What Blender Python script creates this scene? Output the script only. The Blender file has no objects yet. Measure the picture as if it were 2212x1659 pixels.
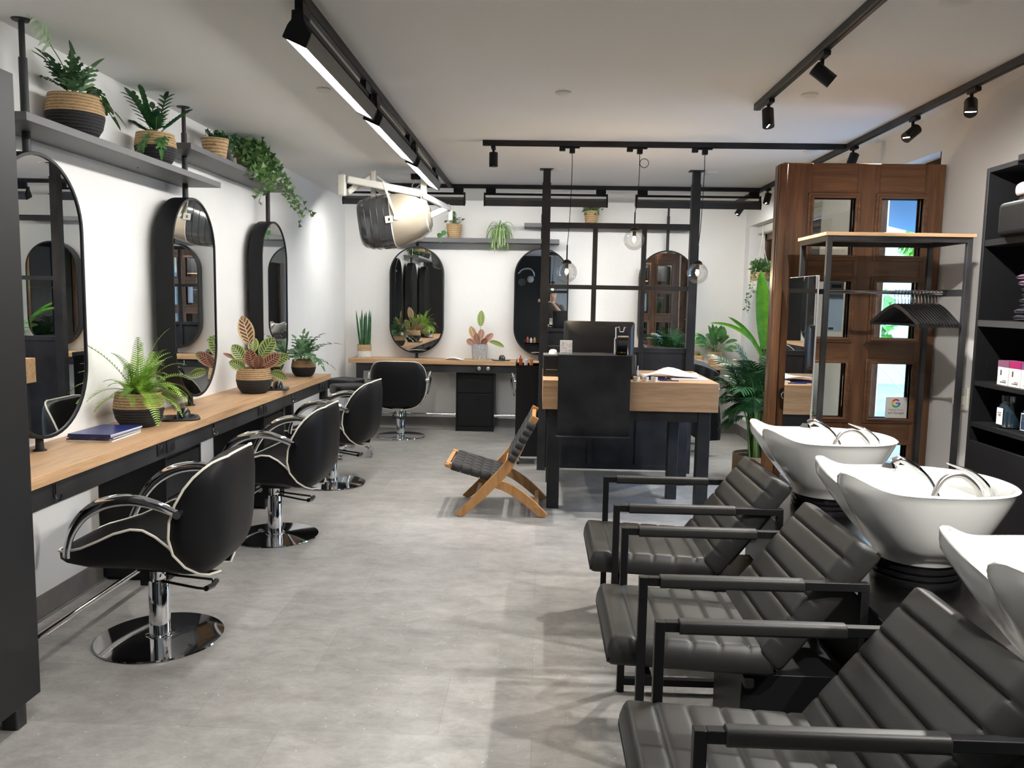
import bpy, bmesh, math, random
from mathutils import Vector, Matrix, noise
random.seed(7)
C = bpy.context.scene.collection
PI = math.pi
# ---------------------------------------------------------------- camera
FPX = 1744.6; YAW, PITCH, ROLL = 0.0333713, -0.1042763, 0.0177042
cam_d = bpy.data.cameras.new('camera'); cam = bpy.data.objects.new('camera', cam_d); C.objects.link(cam)
cam_d.sensor_fit = 'HORIZONTAL'; cam_d.sensor_width = 36.0; cam_d.lens = 36.0*FPX/2212.0
cam_d.clip_start = 0.03; cam_d.clip_end = 200
_f = Vector((-math.sin(YAW)*math.cos(PITCH), math.cos(YAW)*math.cos(PITCH), math.sin(PITCH)))
_r = Vector((math.cos(YAW), math.sin(YAW), 0)); _u = _r.cross(_f)
_r2 = math.cos(ROLL)*_r + math.sin(ROLL)*_u; _u2 = -math.sin(ROLL)*_r + math.cos(ROLL)*_u
m = Matrix((_r2, _u2, -_f)).transposed().to_4x4(); m.translation = Vector((0, 0, 1.56)); cam.matrix_world = m
bpy.context.scene.camera = cam
# ---------------------------------------------------------------- world, sun, exposure
W = bpy.data.worlds.new('sky'); bpy.context.scene.world = W; W.use_nodes = True
wn = W.node_tree.nodes; wl = W.node_tree.links
bg = wn['Background']; tc = wn.new('ShaderNodeTexCoord'); sp = wn.new('ShaderNodeSeparateXYZ'); cr = wn.new('ShaderNodeValToRGB')
wl.new(tc.outputs['Generated'], sp.inputs[0]); wl.new(sp.outputs['Z'], cr.inputs[0]); wl.new(cr.outputs[0], bg.inputs[0])
cr.color_ramp.elements[0].position = 0.0; cr.color_ramp.elements[0].color = (0.80, 0.90, 1.0, 1)
cr.color_ramp.elements[1].position = 0.7; cr.color_ramp.elements[1].color = (0.30, 0.55, 1.0, 1)
bg.inputs[1].default_value = 7.0
vs = bpy.context.scene.view_settings
vs.view_transform = 'Standard'; vs.look = 'None'; vs.gamma = 1.0; vs.use_curve_mapping = False
vs.exposure = 0.42
cy = bpy.context.scene.cycles
cy.use_denoising = True; cy.max_bounces = 9; cy.diffuse_bounces = 5; cy.glossy_bounces = 6; cy.transmission_bounces = 6
cy.transparent_max_bounces = 10; cy.sample_clamp_indirect = 6.0; cy.caustics_reflective = False; cy.caustics_refractive = False
cy.blur_glossy = 0.5
LIN = 50.0        # strength of the linear track lights
SPOT = 180.0      # watts of each track spot
# ---------------------------------------------------------------- materials
def nm(name, col=(.5,.5,.5), rough=.5, metal=0.0, spec=None, var=0.0, scale=8, bump=0.0, bscale=60, emit=None, es=0, coat=0, vec='Object'):
    M = bpy.data.materials.new(name); M.use_nodes = True; t = M.node_tree; b = t.nodes['Principled BSDF']
    b.inputs['Base Color'].default_value = (*col, 1); b.inputs['Roughness'].default_value = rough; b.inputs['Metallic'].default_value = metal
    if spec is not None: b.inputs['Specular IOR Level'].default_value = spec
    if coat: b.inputs['Coat Weight'].default_value = coat; b.inputs['Coat Roughness'].default_value = .08
    if emit: b.inputs['Emission Color'].default_value = (*emit, 1); b.inputs['Emission Strength'].default_value = es
    if var or bump:
        tcn = t.nodes.new('ShaderNodeTexCoord')
    if var:
        n = t.nodes.new('ShaderNodeTexNoise'); n.inputs['Scale'].default_value = scale; n.inputs['Detail'].default_value = 4
        t.links.new(tcn.outputs[vec], n.inputs['Vector'])
        r = t.nodes.new('ShaderNodeValToRGB'); r.color_ramp.elements[0].position = .3; r.color_ramp.elements[1].position = .7
        r.color_ramp.elements[0].color = tuple(max(0, c*(1-var)) for c in col)+(1,); r.color_ramp.elements[1].color = tuple(min(1, c*(1+var)) for c in col)+(1,)
        t.links.new(n.outputs['Fac'], r.inputs[0]); t.links.new(r.outputs[0], b.inputs['Base Color'])
    if bump:
        n2 = t.nodes.new('ShaderNodeTexNoise'); n2.inputs['Scale'].default_value = bscale; n2.inputs['Detail'].default_value = 3
        t.links.new(tcn.outputs[vec], n2.inputs['Vector'])
        bm_ = t.nodes.new('ShaderNodeBump'); bm_.inputs['Strength'].default_value = bump; bm_.inputs['Distance'].default_value = .01
        t.links.new(n2.outputs['Fac'], bm_.inputs['Height']); t.links.new(bm_.outputs[0], b.inputs['Normal'])
    return M
def wood(name, c1, c2, c3, axis=0, scale=1.0, rough=.45):
    """streaky grain running along the given axis"""
    M = bpy.data.materials.new(name); M.use_nodes = True; t = M.node_tree; b = t.nodes['Principled BSDF']; b.inputs['Roughness'].default_value = rough
    tcn = t.nodes.new('ShaderNodeTexCoord'); mp = t.nodes.new('ShaderNodeMapping')
    s = [14*scale]*3; s[axis] = .9*scale; mp.inputs['Scale'].default_value = s
    t.links.new(tcn.outputs['Object'], mp.inputs[0])
    n = t.nodes.new('ShaderNodeTexNoise'); n.inputs['Scale'].default_value = 1.6; n.inputs['Detail'].default_value = 7; n.inputs['Roughness'].default_value = .62; n.inputs['Distortion'].default_value = .5
    t.links.new(mp.outputs[0], n.inputs['Vector'])
    r = t.nodes.new('ShaderNodeValToRGB'); e = r.color_ramp.elements
    e[0].position = .28; e[0].color = (*c1, 1); e[1].position = .72; e[1].color = (*c3, 1); x = r.color_ramp.elements.new(.5); x.color = (*c2, 1)
    t.links.new(n.outputs['Fac'], r.inputs[0])
    n2 = t.nodes.new('ShaderNodeTexNoise'); n2.inputs['Scale'].default_value = 9; n2.inputs['Detail'].default_value = 2
    t.links.new(mp.outputs[0], n2.inputs['Vector'])
    mx = t.nodes.new('ShaderNodeMix'); mx.data_type = 'RGBA'; mx.blend_type = 'MULTIPLY'; mx.inputs[0].default_value = .35
    t.links.new(r.outputs[0], mx.inputs[6]); t.links.new(n2.outputs['Fac'], mx.inputs[7]); 
    t.links.new(mx.outputs[2], b.inputs['Base Color'])
    bm_ = t.nodes.new('ShaderNodeBump'); bm_.inputs['Strength'].default_value = .08; t.links.new(n2.outputs['Fac'], bm_.inputs['Height']); t.links.new(bm_.outputs[0], b.inputs['Normal'])
    return M
def rope(name, col, bands=130):
    """coiled straw rope: horizontal rings"""
    M = bpy.data.materials.new(name); M.use_nodes = True; t = M.node_tree; b = t.nodes['Principled BSDF']; b.inputs['Roughness'].default_value = .85
    tcn = t.nodes.new('ShaderNodeTexCoord'); w = t.nodes.new('ShaderNodeTexWave'); w.wave_type = 'BANDS'; w.bands_direction = 'Z'
    w.inputs['Scale'].default_value = bands/6.0; w.inputs['Distortion'].default_value = 1.2; w.inputs['Detail'].default_value = 2; w.inputs['Detail Scale'].default_value = 6
    t.links.new(tcn.outputs['Object'], w.inputs['Vector'])
    n = t.nodes.new('ShaderNodeTexNoise'); n.inputs['Scale'].default_value = 60; n.inputs['Detail'].default_value = 3; t.links.new(tcn.outputs['Object'], n.inputs['Vector'])
    r = t.nodes.new('ShaderNodeValToRGB'); e = r.color_ramp.elements
    e[0].position = .1; e[0].color = tuple(c*.38 for c in col)+(1,); e[1].position = .75; e[1].color = tuple(min(1, c*1.15) for c in col)+(1,)
    a = t.nodes.new('ShaderNodeMath'); a.operation = 'MULTIPLY_ADD'; a.inputs[1].default_value = .55; t.links.new(n.outputs['Fac'], a.inputs[0])
    a2 = t.nodes.new('ShaderNodeMath'); a2.operation = 'MULTIPLY'; a2.inputs[1].default_value = .5; t.links.new(w.outputs['Fac'], a2.inputs[0]); t.links.new(a2.outputs[0], a.inputs[2])
    t.links.new(a.outputs[0], r.inputs[0]); t.links.new(r.outputs[0], b.inputs['Base Color'])
    bm_ = t.nodes.new('ShaderNodeBump'); bm_.inputs['Strength'].default_value = .6; bm_.inputs['Distance'].default_value = .004
    t.links.new(w.outputs['Fac'], bm_.inputs['Height']); t.links.new(bm_.outputs[0], b.inputs['Normal'])
    return M
def leafm(name, c1, c2, tr=.25, stripes=None):
    M = bpy.data.materials.new(name); M.use_nodes = True; t = M.node_tree; b = t.nodes['Principled BSDF']; b.inputs['Roughness'].default_value = .42
    b.inputs['Transmission Weight'].default_value = 0
    if stripes:
        uv = t.nodes.new('ShaderNodeUVMap'); sx = t.nodes.new('ShaderNodeSeparateXYZ'); t.links.new(uv.outputs[0], sx.inputs[0])
        def mt(op, a, bb=None):
            q = t.nodes.new('ShaderNodeMath'); q.operation = op
            for i, v in enumerate((a, bb)):
                if v is None: continue
                if isinstance(v, (int, float)): q.inputs[i].default_value = v
                else: t.links.new(v, q.inputs[i])
            return q.outputs[0]
        au = mt('ABSOLUTE', mt('SUBTRACT', sx.outputs['X'], .5)); 
        if stripes == 'vein':
            ph = mt('SUBTRACT', mt('MULTIPLY', sx.outputs['Y'], 7.5), mt('MULTIPLY', au, 3.2))
            sgn = mt('MULTIPLY', mt('GREATER_THAN', sx.outputs['X'], .5), .5)
            s = mt('SINE', mt('MULTIPLY', mt('ADD', ph, sgn), 6.2832))
            lim = mt('LESS_THAN', au, .38); mid = mt('GREATER_THAN', au, .03)
            f = mt('MULTIPLY', mt('MULTIPLY', mt('GREATER_THAN', s, -.22), lim), mid)
        else:
            f = mt('LESS_THAN', au, .18)
        mx = t.nodes.new('ShaderNodeMix'); mx.data_type = 'RGBA'; t.links.new(f, mx.inputs[0]); mx.inputs[6].default_value = (*c1, 1); mx.inputs[7].default_value = (*c2, 1)
        t.links.new(mx.outputs[2], b.inputs['Base Color'])
    else:
        tcn = t.nodes.new('ShaderNodeTexCoord'); n = t.nodes.new('ShaderNodeTexNoise'); n.inputs['Scale'].default_value = 14
        t.links.new(tcn.outputs['Object'], n.inputs['Vector']); r = t.nodes.new('ShaderNodeValToRGB')
        r.color_ramp.elements[0].position = .35; r.color_ramp.elements[1].position = .65
        r.color_ramp.elements[0].color = (*c1, 1); r.color_ramp.elements[1].color = (*c2, 1); t.links.new(n.outputs['Fac'], r.inputs[0]); t.links.new(r.outputs[0], b.inputs['Base Color'])
    return M
def glassm(name, col=(1,1,1), rough=0.0, alpha=.12, spec=1):
    """thin clear pane: mostly see-through with a mirror sheen by angle"""
    M = bpy.data.materials.new(name); M.use_nodes = True; t = M.node_tree; t.nodes.remove(t.nodes['Principled BSDF']); out = t.nodes['Material Output']
    tr = t.nodes.new('ShaderNodeBsdfTransparent'); tr.inputs[0].default_value = (*col, 1); gl = t.nodes.new('ShaderNodeBsdfGlossy'); gl.inputs['Roughness'].default_value = rough
    fr = t.nodes.new('ShaderNodeFresnel'); fr.inputs[0].default_value = 1.5; ad = t.nodes.new('ShaderNodeMath'); ad.operation = 'ADD'; ad.inputs[1].default_value = alpha*.3
    fm = t.nodes.new('ShaderNodeMath'); fm.operation = 'MULTIPLY'; fm.inputs[1].default_value = spec; t.links.new(fr.outputs[0], fm.inputs[0]); t.links.new(fm.outputs[0], ad.inputs[0]); mx = t.nodes.new('ShaderNodeMixShader'); t.links.new(ad.outputs[0], mx.inputs[0]); t.links.new(tr.outputs[0], mx.inputs[1]); t.links.new(gl.outputs[0], mx.inputs[2]); t.links.new(mx.outputs[0], out.inputs[0])
    return M
def floor_mat():
    M = bpy.data.materials.new('vinyl_stone_tiles'); M.use_nodes = True; t = M.node_tree; b = t.nodes['Principled BSDF']
    tcn = t.nodes.new('ShaderNodeTexCoord'); br = t.nodes.new('ShaderNodeTexBrick'); L = t.links
    L.new(tcn.outputs['Object'], br.inputs['Vector']); br.inputs['Scale'].default_value = 1; br.inputs['Brick Width'].default_value = .914; br.inputs['Row Height'].default_value = .457
    br.offset = .37; br.inputs['Mortar Size'].default_value = .0012; br.inputs['Mortar Smooth'].default_value = .3
    br.inputs['Color1'].default_value = (.315, .305, .288, 1); br.inputs['Color2'].default_value = (.385, .373, .354, 1); br.inputs['Mortar'].default_value = (.25, .24, .228, 1)
    mp = t.nodes.new('ShaderNodeMapping'); mp.inputs['Scale'].default_value = (3.2, 5.2, 1); L.new(tcn.outputs['Object'], mp.inputs[0])
    n = t.nodes.new('ShaderNodeTexNoise'); n.inputs['Scale'].default_value = 1.5; n.inputs['Detail'].default_value = 9; n.inputs['Roughness'].default_value = .80; n.inputs['Distortion'].default_value = .25; L.new(mp.outputs[0], n.inputs['Vector'])
    r = t.nodes.new('ShaderNodeValToRGB'); r.color_ramp.elements[0].position = .3; r.color_ramp.elements[0].color = (.56, .55, .54, 1); r.color_ramp.elements[1].position = .68; r.color_ramp.elements[1].color = (1.12, 1.12, 1.12, 1); L.new(n.outputs['Fac'], r.inputs[0])
    mx = t.nodes.new('ShaderNodeMix'); mx.data_type = 'RGBA'; mx.blend_type = 'MULTIPLY'; mx.inputs[0].default_value = 1; L.new(br.outputs['Color'], mx.inputs[6]); L.new(r.outputs[0], mx.inputs[7])
    vo = t.nodes.new('ShaderNodeTexVoronoi'); vo.inputs['Scale'].default_value = 21; L.new(tcn.outputs['Object'], vo.inputs['Vector'])
    lt = t.nodes.new('ShaderNodeMath'); lt.operation = 'LESS_THAN'; lt.inputs[1].default_value = .07; L.new(vo.outputs['Distance'], lt.inputs[0])
    mx2 = t.nodes.new('ShaderNodeMix'); mx2.data_type = 'RGBA'; L.new(lt.outputs[0], mx2.inputs[0]); L.new(mx.outputs[2], mx2.inputs[6]); mx2.inputs[7].default_value = (.55, .53, .5, 1)
    L.new(mx2.outputs[2], b.inputs['Base Color']); b.inputs['Roughness'].default_value = .33; b.inputs['Specular IOR Level'].default_value = .45
    bm_ = t.nodes.new('ShaderNodeBump'); bm_.inputs['Strength'].default_value = .06; L.new(n.outputs['Fac'], bm_.inputs['Height']); L.new(bm_.outputs[0], b.inputs['Normal'])
    return M
M_ = dict(
 wall=nm('white_wall_paint', (.84,.83,.81), .75, var=.015, scale=3, bump=.12, bscale=35),
 ceil=nm('white_ceiling_paint', (.84,.83,.81), .85, var=.01, scale=2),
 darkwall=nm('dark_wall_paint', (.02,.02,.022), .6),
 base=nm('grey_skirting', (.16,.15,.14), .5, var=.2, scale=6),
 floor=floor_mat(),
 oak=wood('oak_worktop', (.43,.25,.125), (.62,.385,.21), (.72,.455,.25), axis=1, scale=1.2),
 oakx=wood('oak_board', (.43,.25,.125), (.60,.37,.20), (.70,.45,.25), axis=0, scale=1.2),
 door=wood('brown_oak_door', (.062,.026,.011), (.130,.057,.024), (.21,.100,.042), axis=2, scale=1.6, rough=.38),
 doorx=wood('brown_oak_rail', (.062,.027,.012), (.135,.060,.025), (.21,.100,.043), axis=0, scale=1.6, rough=.38),
 teak=wood('honey_wood', (.40,.19,.062), (.53,.265,.095), (.63,.345,.14), axis=2, scale=2),
 blk=nm('black_powder_coat', (.009,.009,.010), .45, spec=.22, var=.1, scale=12),
 steel=nm('raw_black_steel', (.024,.024,.026), .48, metal=.2, spec=.35, var=.45, scale=5),
 brown_matt=nm('brown_matt_timber', (.075,.035,.018), .9, spec=.05, var=.3, scale=9),
 shelf=nm('grey_steel_shelf', (.095,.095,.098), .5, metal=.1),
 carc=nm('black_laminate', (.009,.009,.010), .42, spec=.25),
 cab=nm('anthracite_laminate', (.010,.010,.011), .5, spec=.3),
 lea=nm('black_leather', (.006,.006,.007), .48, spec=.22, bump=.06, bscale=260),
 leag=nm('charcoal_leather', (.021,.021,.020), .46, spec=.34, bump=.05, bscale=260),
 pipe=nm('cream_piping', (.78,.74,.64), .5),
 chrome=nm('chrome', (.86,.87,.89), .06, metal=1), satin=nm('satin_steel', (.55,.54,.52), .28, metal=1),
 stain=nm('brushed_steel_top', (.30,.29,.28), .2, metal=1, var=.1, scale=30),
 mirror=nm('mirror_glass', (.90,.92,.92), .0, metal=1), cer=nm('white_ceramic', (.80,.80,.775), .08, coat=1),
 rub=nm('black_rubber', (.006,.006,.007), .25), plas=nm('black_plastic', (.012,.012,.013), .3), white=nm('white_plastic', (.78,.77,.73), .4),
 ivory=nm('ivory_enamel', (.80,.78,.70), .3, coat=.4), champ=nm('champagne_shell', (.34,.29,.22), .38, coat=.6, metal=.25), smoke=nm('smoked_plastic', (.055,.057,.06), .12, coat=1),
 silver=nm('silver_plastic', (.55,.55,.55), .35, metal=.5),
 lamp=nm('lit_diffuser', (1,1,1), .5, emit=(1,.985,.95), es=LIN), bulb=nm('lit_spot_lens', (1,1,1), .5, emit=(1,.97,.91), es=25), warm=nm('lit_filament_bulb', (1,.9,.7), .5, emit=(1,.72,.36), es=20),
 straw=rope('straw_rope', (.46,.305,.155)), blkrope=rope('black_rope', (.022,.021,.022)), straw2=rope('pale_straw_weave', (.52,.35,.18), 90),
 whrope=rope('white_rope', (.8,.78,.74)), soil=nm('potting_soil', (.035,.022,.014), .95, var=.5, scale=80, bump=.8),
 mosaic=nm('silver_mosaic', (.50,.52,.54), .3, var=.5, scale=110, metal=.3, bump=.5, bscale=110),
 glass=glassm('window_glass', (.93,.97,.97)), smoked=glassm('smoked_glass_globe', (.93,.92,.90), alpha=.10, spec=.30),
 paper=nm('paper', (.80,.80,.80), .7, var=.03), blue=nm('blue_cover', (.015,.03,.16), .25), cotton=nm('cotton_cord', (.78,.75,.66), .9),
 strawd=rope('dark_straw_rope', (.30,.20,.11)), strap=nm('black_webbing', (.03,.03,.031), .75, bump=.5, bscale=300), towel=nm('plum_towel', (.10,.055,.09), .95, bump=.9, bscale=160), towelb=nm('black_towel', (.013,.012,.02), .95, bump=.9, bscale=160),
 skin=nm('skin', (.62,.38,.28), .5), cloth=nm('black_cloth', (.012,.012,.013), .85, bump=.4), hair=nm('fair_hair', (.42,.27,.13), .6), jeans=nm('dark_trousers', (.02,.025,.04), .8),
 fernm=leafm('bright_fern_leaf', (.16,.36,.03), (.34,.52,.06)), green=leafm('mid_green_leaf', (.035,.13,.03), (.09,.25,.06)), dgreen=leafm('dark_green_leaf', (.012,.06,.022), (.035,.13,.04)),
 bgreen=leafm('blue_green_leaf', (.045,.12,.05), (.12,.23,.10)), ivym=leafm('ivy_leaf', (.045,.12,.03), (.14,.25,.08)), calm=leafm('patterned_calathea_leaf', (.36,.42,.13), (.04,.085,.025), stripes='vein'),
 calr=leafm('reddish_calathea_leaf', (.50,.27,.18), (.09,.025,.025), stripes='vein'), calt=leafm('tan_calathea_leaf', (.66,.50,.28), (.13,.045,.03), stripes='vein'), spid=leafm('striped_spider_leaf', (.12,.30,.05), (.62,.68,.36), stripes='mid'), lgreen=leafm('light_green_leaf', (.09,.33,.02), (.17,.45,.03)),
 stemm=nm('green_stem', (.10,.17,.04), .5), stemr=nm('reddish_stem', (.20,.06,.05), .5),
)
# ---------------------------------------------------------------- mesh helpers
class MB:
    def __init__(s): s.v = []; s.f = []; s.m = []; s.uv = {}; s.mi = 0
    def add(s, vs, fs, uvs=None):
        o = len(s.v); s.v += [tuple(v) for v in vs]
        for f in fs: s.f.append(tuple(i+o for i in f)); s.m.append(s.mi)
        if uvs:
            for i, u in enumerate(uvs): s.uv[o+i] = u
        return s
    def box(s, x0, x1, y0, y1, z0, z1, R=None, o=(0,0,0)):
        vs = [Vector((x, y, z)) for x in (x0, x1) for y in (y0, y1) for z in (z0, z1)]
        if R is not None: vs = [R @ v + Vector(o) for v in vs]
        elif o != (0,0,0): vs = [v+Vector(o) for v in vs]
        return s.add(vs, [(0,1,3,2), (4,6,7,5), (0,4,5,1), (2,3,7,6), (0,2,6,4), (1,5,7,3)])
    def bar(s, a, b, w, h=None, up=(0,0,1)):
        a = Vector(a); b = Vector(b); d = (b-a).normalized(); up = Vector(up)
        if abs(d.dot(up)) > .99: up = Vector((1,0,0))
        x = d.cross(up).normalized()*w/2; y = x.cross(d).normalized()*(h or w)/2
        vs = [p+i*x+j*y for p in (a, b) for i, j in ((-1,-1), (1,-1), (1,1), (-1,1))]
        return s.add(vs, [(3,2,1,0), (4,5,6,7), (0,1,5,4), (1,2,6,5), (2,3,7,6), (3,0,4,7)])
    def tube(s, pts, r, n=8, closed=False, cap=True, flat=1.0):
        pts = [Vector(p) for p in pts]; k = len(pts); rs = r if isinstance(r, (list, tuple)) else [r]*k
        rings = []; prev = None
        for i, p in enumerate(pts):
            if closed: d = (pts[(i+1) % k]-pts[i-1])
            else: d = pts[min(i+1, k-1)]-pts[max(i-1, 0)]
            d = d.normalized() if d.length > 1e-9 else Vector((0,0,1))
            if prev is None:
                a = Vector((0,0,1)) if abs(d.z) < .9 else Vector((1,0,0)); x = d.cross(a).normalized()
            else:
                x = prev-d*prev.dot(d); x = x.normalized() if x.length > 1e-6 else d.orthogonal().normalized()
            prev = x; y = d.cross(x)
            rings.append([p+rs[i]*(math.cos(t)*x+flat*math.sin(t)*y) for t in [2*PI*j/n for j in range(n)]])
        vs = [v for rg in rings for v in rg]; fs = []
        for i in range(k if closed else k-1):
            for j in range(n):
                a = i*n+j; b = i*n+(j+1) % n; c = ((i+1) % k)*n+(j+1) % n; d = ((i+1) % k)*n+j; fs.append((a, b, c, d))
        if cap and not closed: fs += [tuple(range(n-1, -1, -1)), tuple((k-1)*n+j for j in range(n))]
        return s.add(vs, fs)
    def cyl(s, a, b, r, n=16, r2=None): return s.tube([a, b], [r, r if r2 is None else r2], n)
    def lathe(s, prof, n=32, c=(0,0,0), sx=1, sy=1, axis='z'):
        vs = []; fs = []; k = len(prof)
        for r, z in prof:
            for j in range(n):
                t = 2*PI*j/n; p = (r*math.cos(t)*sx, r*math.sin(t)*sy, z)
                if axis == 'x': p = (p[2], p[0], p[1])
                if axis == 'y': p = (p[0], p[2], p[1])
                vs.append((p[0]+c[0], p[1]+c[1], p[2]+c[2]))
        for i in range(k-1):
            for j in range(n): fs.append((i*n+j, i*n+(j+1) % n, (i+1)*n+(j+1) % n, (i+1)*n+j))
        if prof[0][0] > 1e-6: fs.append(tuple(range(n-1, -1, -1)))
        if prof[-1][0] > 1e-6: fs.append(tuple((k-1)*n+j for j in range(n)))
        return s.add(vs, fs)
    def grid(s, P, closed_u=False, uv=False, capends=False):
        k = len(P); n = len(P[0]); vs = [v for r in P for v in r]; fs = []
        for i in range(k-1):
            for j in range(n if closed_u else n-1): fs.append((i*n+j, i*n+(j+1) % n, (i+1)*n+(j+1) % n, (i+1)*n+j))
        if capends: fs += [tuple(range(n-1, -1, -1)), tuple((k-1)*n+j for j in range(n))]
        u = [(j/(n-1), i/(k-1)) for i in range(k) for j in range(n)] if uv else None
        return s.add(vs, fs, u)
    def prism(s, poly, d0, d1, axis='z'):
        """polygon (2D list) extruded from d0 to d1 along an axis"""
        def P(a, b, d): return {'z': (a, b, d), 'x': (d, a, b), 'y': (a, d, b)}[axis]
        n = len(poly); vs = [P(a, b, d0) for a, b in poly]+[P(a, b, d1) for a, b in poly]
        return s.add(vs, [tuple(range(n-1, -1, -1)), tuple(range(n, 2*n))]+[(i, (i+1) % n, n+(i+1) % n, n+i) for i in range(n)])
    def xf(s, R, start=0):
        for i in range(start, len(s.v)): s.v[i] = tuple(R @ Vector(s.v[i]))
        return s
    def build(s, name, mat, parent=None, bevel=0, sub=0, ang=38, loc=None, label=None, seg=2, merge=True, solid=0):
        me = bpy.data.meshes.new(name); me.from_pydata(s.v, [], s.f)
        mats = mat if isinstance(mat, (list, tuple)) else [mat]
        for q in mats: me.materials.append(M_[q] if isinstance(q, str) else q)
        if len(mats) > 1: me.polygons.foreach_set('material_index', s.m)
        if s.uv:
            ul = me.uv_layers.new(name='UVMap')
            for lp in me.loops: ul.data[lp.index].uv = s.uv.get(lp.vertex_index, (0, 0))
        bm = bmesh.new(); bm.from_mesh(me)
        if merge and not s.uv: bmesh.ops.remove_doubles(bm, verts=bm.verts, dist=1e-5)
        if not s.uv: bmesh.ops.recalc_face_normals(bm, faces=bm.faces)
        for f in bm.faces: f.smooth = True
        la = math.radians(ang)
        for e in bm.edges:
            if len(e.link_faces) == 2 and e.calc_face_angle(0) > la: e.smooth = False
        bm.to_mesh(me); bm.free()
        o = bpy.data.objects.new(name, me); C.objects.link(o)
        if solid: q = o.modifiers.new('s', 'SOLIDIFY'); q.thickness = solid; q.offset = 0
        if bevel: q = o.modifiers.new('b', 'BEVEL'); q.width = bevel; q.segments = seg; q.limit_method = 'ANGLE'; q.angle_limit = math.radians(40)
        if sub: q = o.modifiers.new('u', 'SUBSURF'); q.levels = q.render_levels = sub
        if parent: o.parent = parent
        if loc: o.location = loc
        if label: o['label'] = label
        return o
def thing(name, label, cat, loc=(0,0,0), rz=0, group=None):
    o = bpy.data.objects.new(name, None); o.empty_display_size = .1; C.objects.link(o); o.location = loc; o.rotation_euler = (0,0,rz)
    o['label'] = label; o['category'] = cat
    if group: o['group'] = group
    return o
def tag(o, label, cat, group=None):
    o['label'] = label; o['category'] = cat
    if group: o['group'] = group
    return o
def struct(o): o['kind'] = 'structure'; return o
def kids(o): return [x for x in bpy.data.objects if x.parent is o]
CH = {}
def dup(root, loc, rz=0, label=None, group=None):
    r = root.copy(); C.objects.link(r); r.location = loc; r.rotation_euler = (0,0,rz)
    if label: r['label'] = label
    if group: r['group'] = group
    def rec(a, b):
        for ch in kids(a):
            c = ch.copy(); C.objects.link(c); c.parent = b; rec(ch, c)
    src = root
    rec(src, r)
    return r
def rot(ax, deg): return Matrix.Rotation(math.radians(deg), 3, ax)
def arc(cx, cz, r, a0, a1, n=12): return [(cx+r*math.cos(math.radians(a0+(a1-a0)*i/n)), cz+r*math.sin(math.radians(a0+(a1-a0)*i/n))) for i in range(n+1)]
def rrect(x0, x1, y0, y1, r, n=5):
    return [p for c in ((x1-r, y1-r, 0), (x0+r, y1-r, 90), (x0+r, y0+r, 180), (x1-r, y0+r, 270)) for p in arc(c[0], c[1], r, c[2], c[2]+90, n)]
def bez(p0, p1, p2, p3, n=16):
    p0, p1, p2, p3 = map(Vector, (p0, p1, p2, p3)); o = []
    for i in range(n+1):
        t = i/n; o.append((1-t)**3*p0+3*(1-t)**2*t*p1+3*(1-t)*t*t*p2+t**3*p3)
    return o
def crv(pts, n=6):
    """catmull-rom through points"""
    P = [Vector(p) for p in pts]; P = [2*P[0]-P[1]]+P+[2*P[-1]-P[-2]]; o = []
    for i in range(1, len(P)-2):
        for k in range(n):
            t = k/n; a, b, c, d = P[i-1], P[i], P[i+1], P[i+2]
            o.append(.5*((2*b)+(c-a)*t+(2*a-5*b+4*c-d)*t*t+(3*b-a-3*c+d)*t**3))
    o.append(P[-2]); return o
def lerp_table(T, x):
    if x <= T[0][0]: return T[0][1:]
    for a, b in zip(T, T[1:]):
        if x <= b[0]:
            k = (x-a[0])/(b[0]-a[0]); return tuple(p+(q-p)*k for p, q in zip(a[1:], b[1:]))
    return T[-1][1:]
# ================================================================ the setting
XL, XR, YB, YF, ZC = -2.36, 2.40, 9.75, -2.6, 2.72
o = MB().box(XL-.3, XR+.28, YF-.3, YB+.3, -.12, 0).build('floor', 'floor'); struct(o)
struct(MB().box(XL-.3, XR+.28, YF-.3, YB+.3, ZC, ZC+.15).build('ceiling', 'ceil'))
struct(MB().box(XL-.3, XL, YF-.3, YB+.3, 0, ZC).build('wall_left', 'wall'))
struct(MB().box(XL, XR, YB, YB+.3, 0, ZC).build('wall_back', 'wall'))
b = MB(); b.box(.25, XR, YF-.3, YF, 0, ZC); b.mi = 1; b.box(XL, .25, YF-.3, YF+.02, 0, ZC)
struct(b.build('wall_front', ['wall', 'darkwall'], merge=False))
DY0, DY1, DZ = 5.08, 6.45, 2.50          # doorway
WY0, WY1, WZ0, WZ1 = 7.15, 9.56, .20, 2.45  # window niche
b = MB(); t = XR+.28
b.box(XR, t, YF-.3, -2.2, 0, ZC).box(XR, t, -2.2, -.4, 0, .6).box(XR, t, -2.2, -.4, 2.4, ZC).box(XR, t, -.4, DY0, 0, ZC).box(XR, t, DY0, DY1, DZ, ZC).box(XR, t, DY1, WY0, 0, ZC).box(XR, t, WY0, WY1, 0, WZ0).box(XR, t, WY0, WY1, WZ1, ZC).box(XR, t, WY1, YB+.3, 0, ZC)
struct(b.build('wall_right', 'wall', merge=False))
def skirt(name, x0, x1, y0, y1):
    struct(MB().box(x0, x1, y0, y1, 0, .115).box(x0-(.006 if x1-x0 < .1 and x0 < 0 else 0), x1+(.012 if name.endswith('left') else 0), y0-(.012 if name.endswith('back') else 0), y1, 0, .012).build(name, 'base', bevel=.003))
skirt('baseboard_left', XL, XL+.014, 1.0, YB); skirt('baseboard_back', XL, XR, YB-.014, YB)
struct(MB().box(XR-.014, XR, DY1, YB, 0, .115).box(XR-.014, XR, 3.9, DY0, 0, .115).build('baseboard_right', 'base'))
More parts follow.
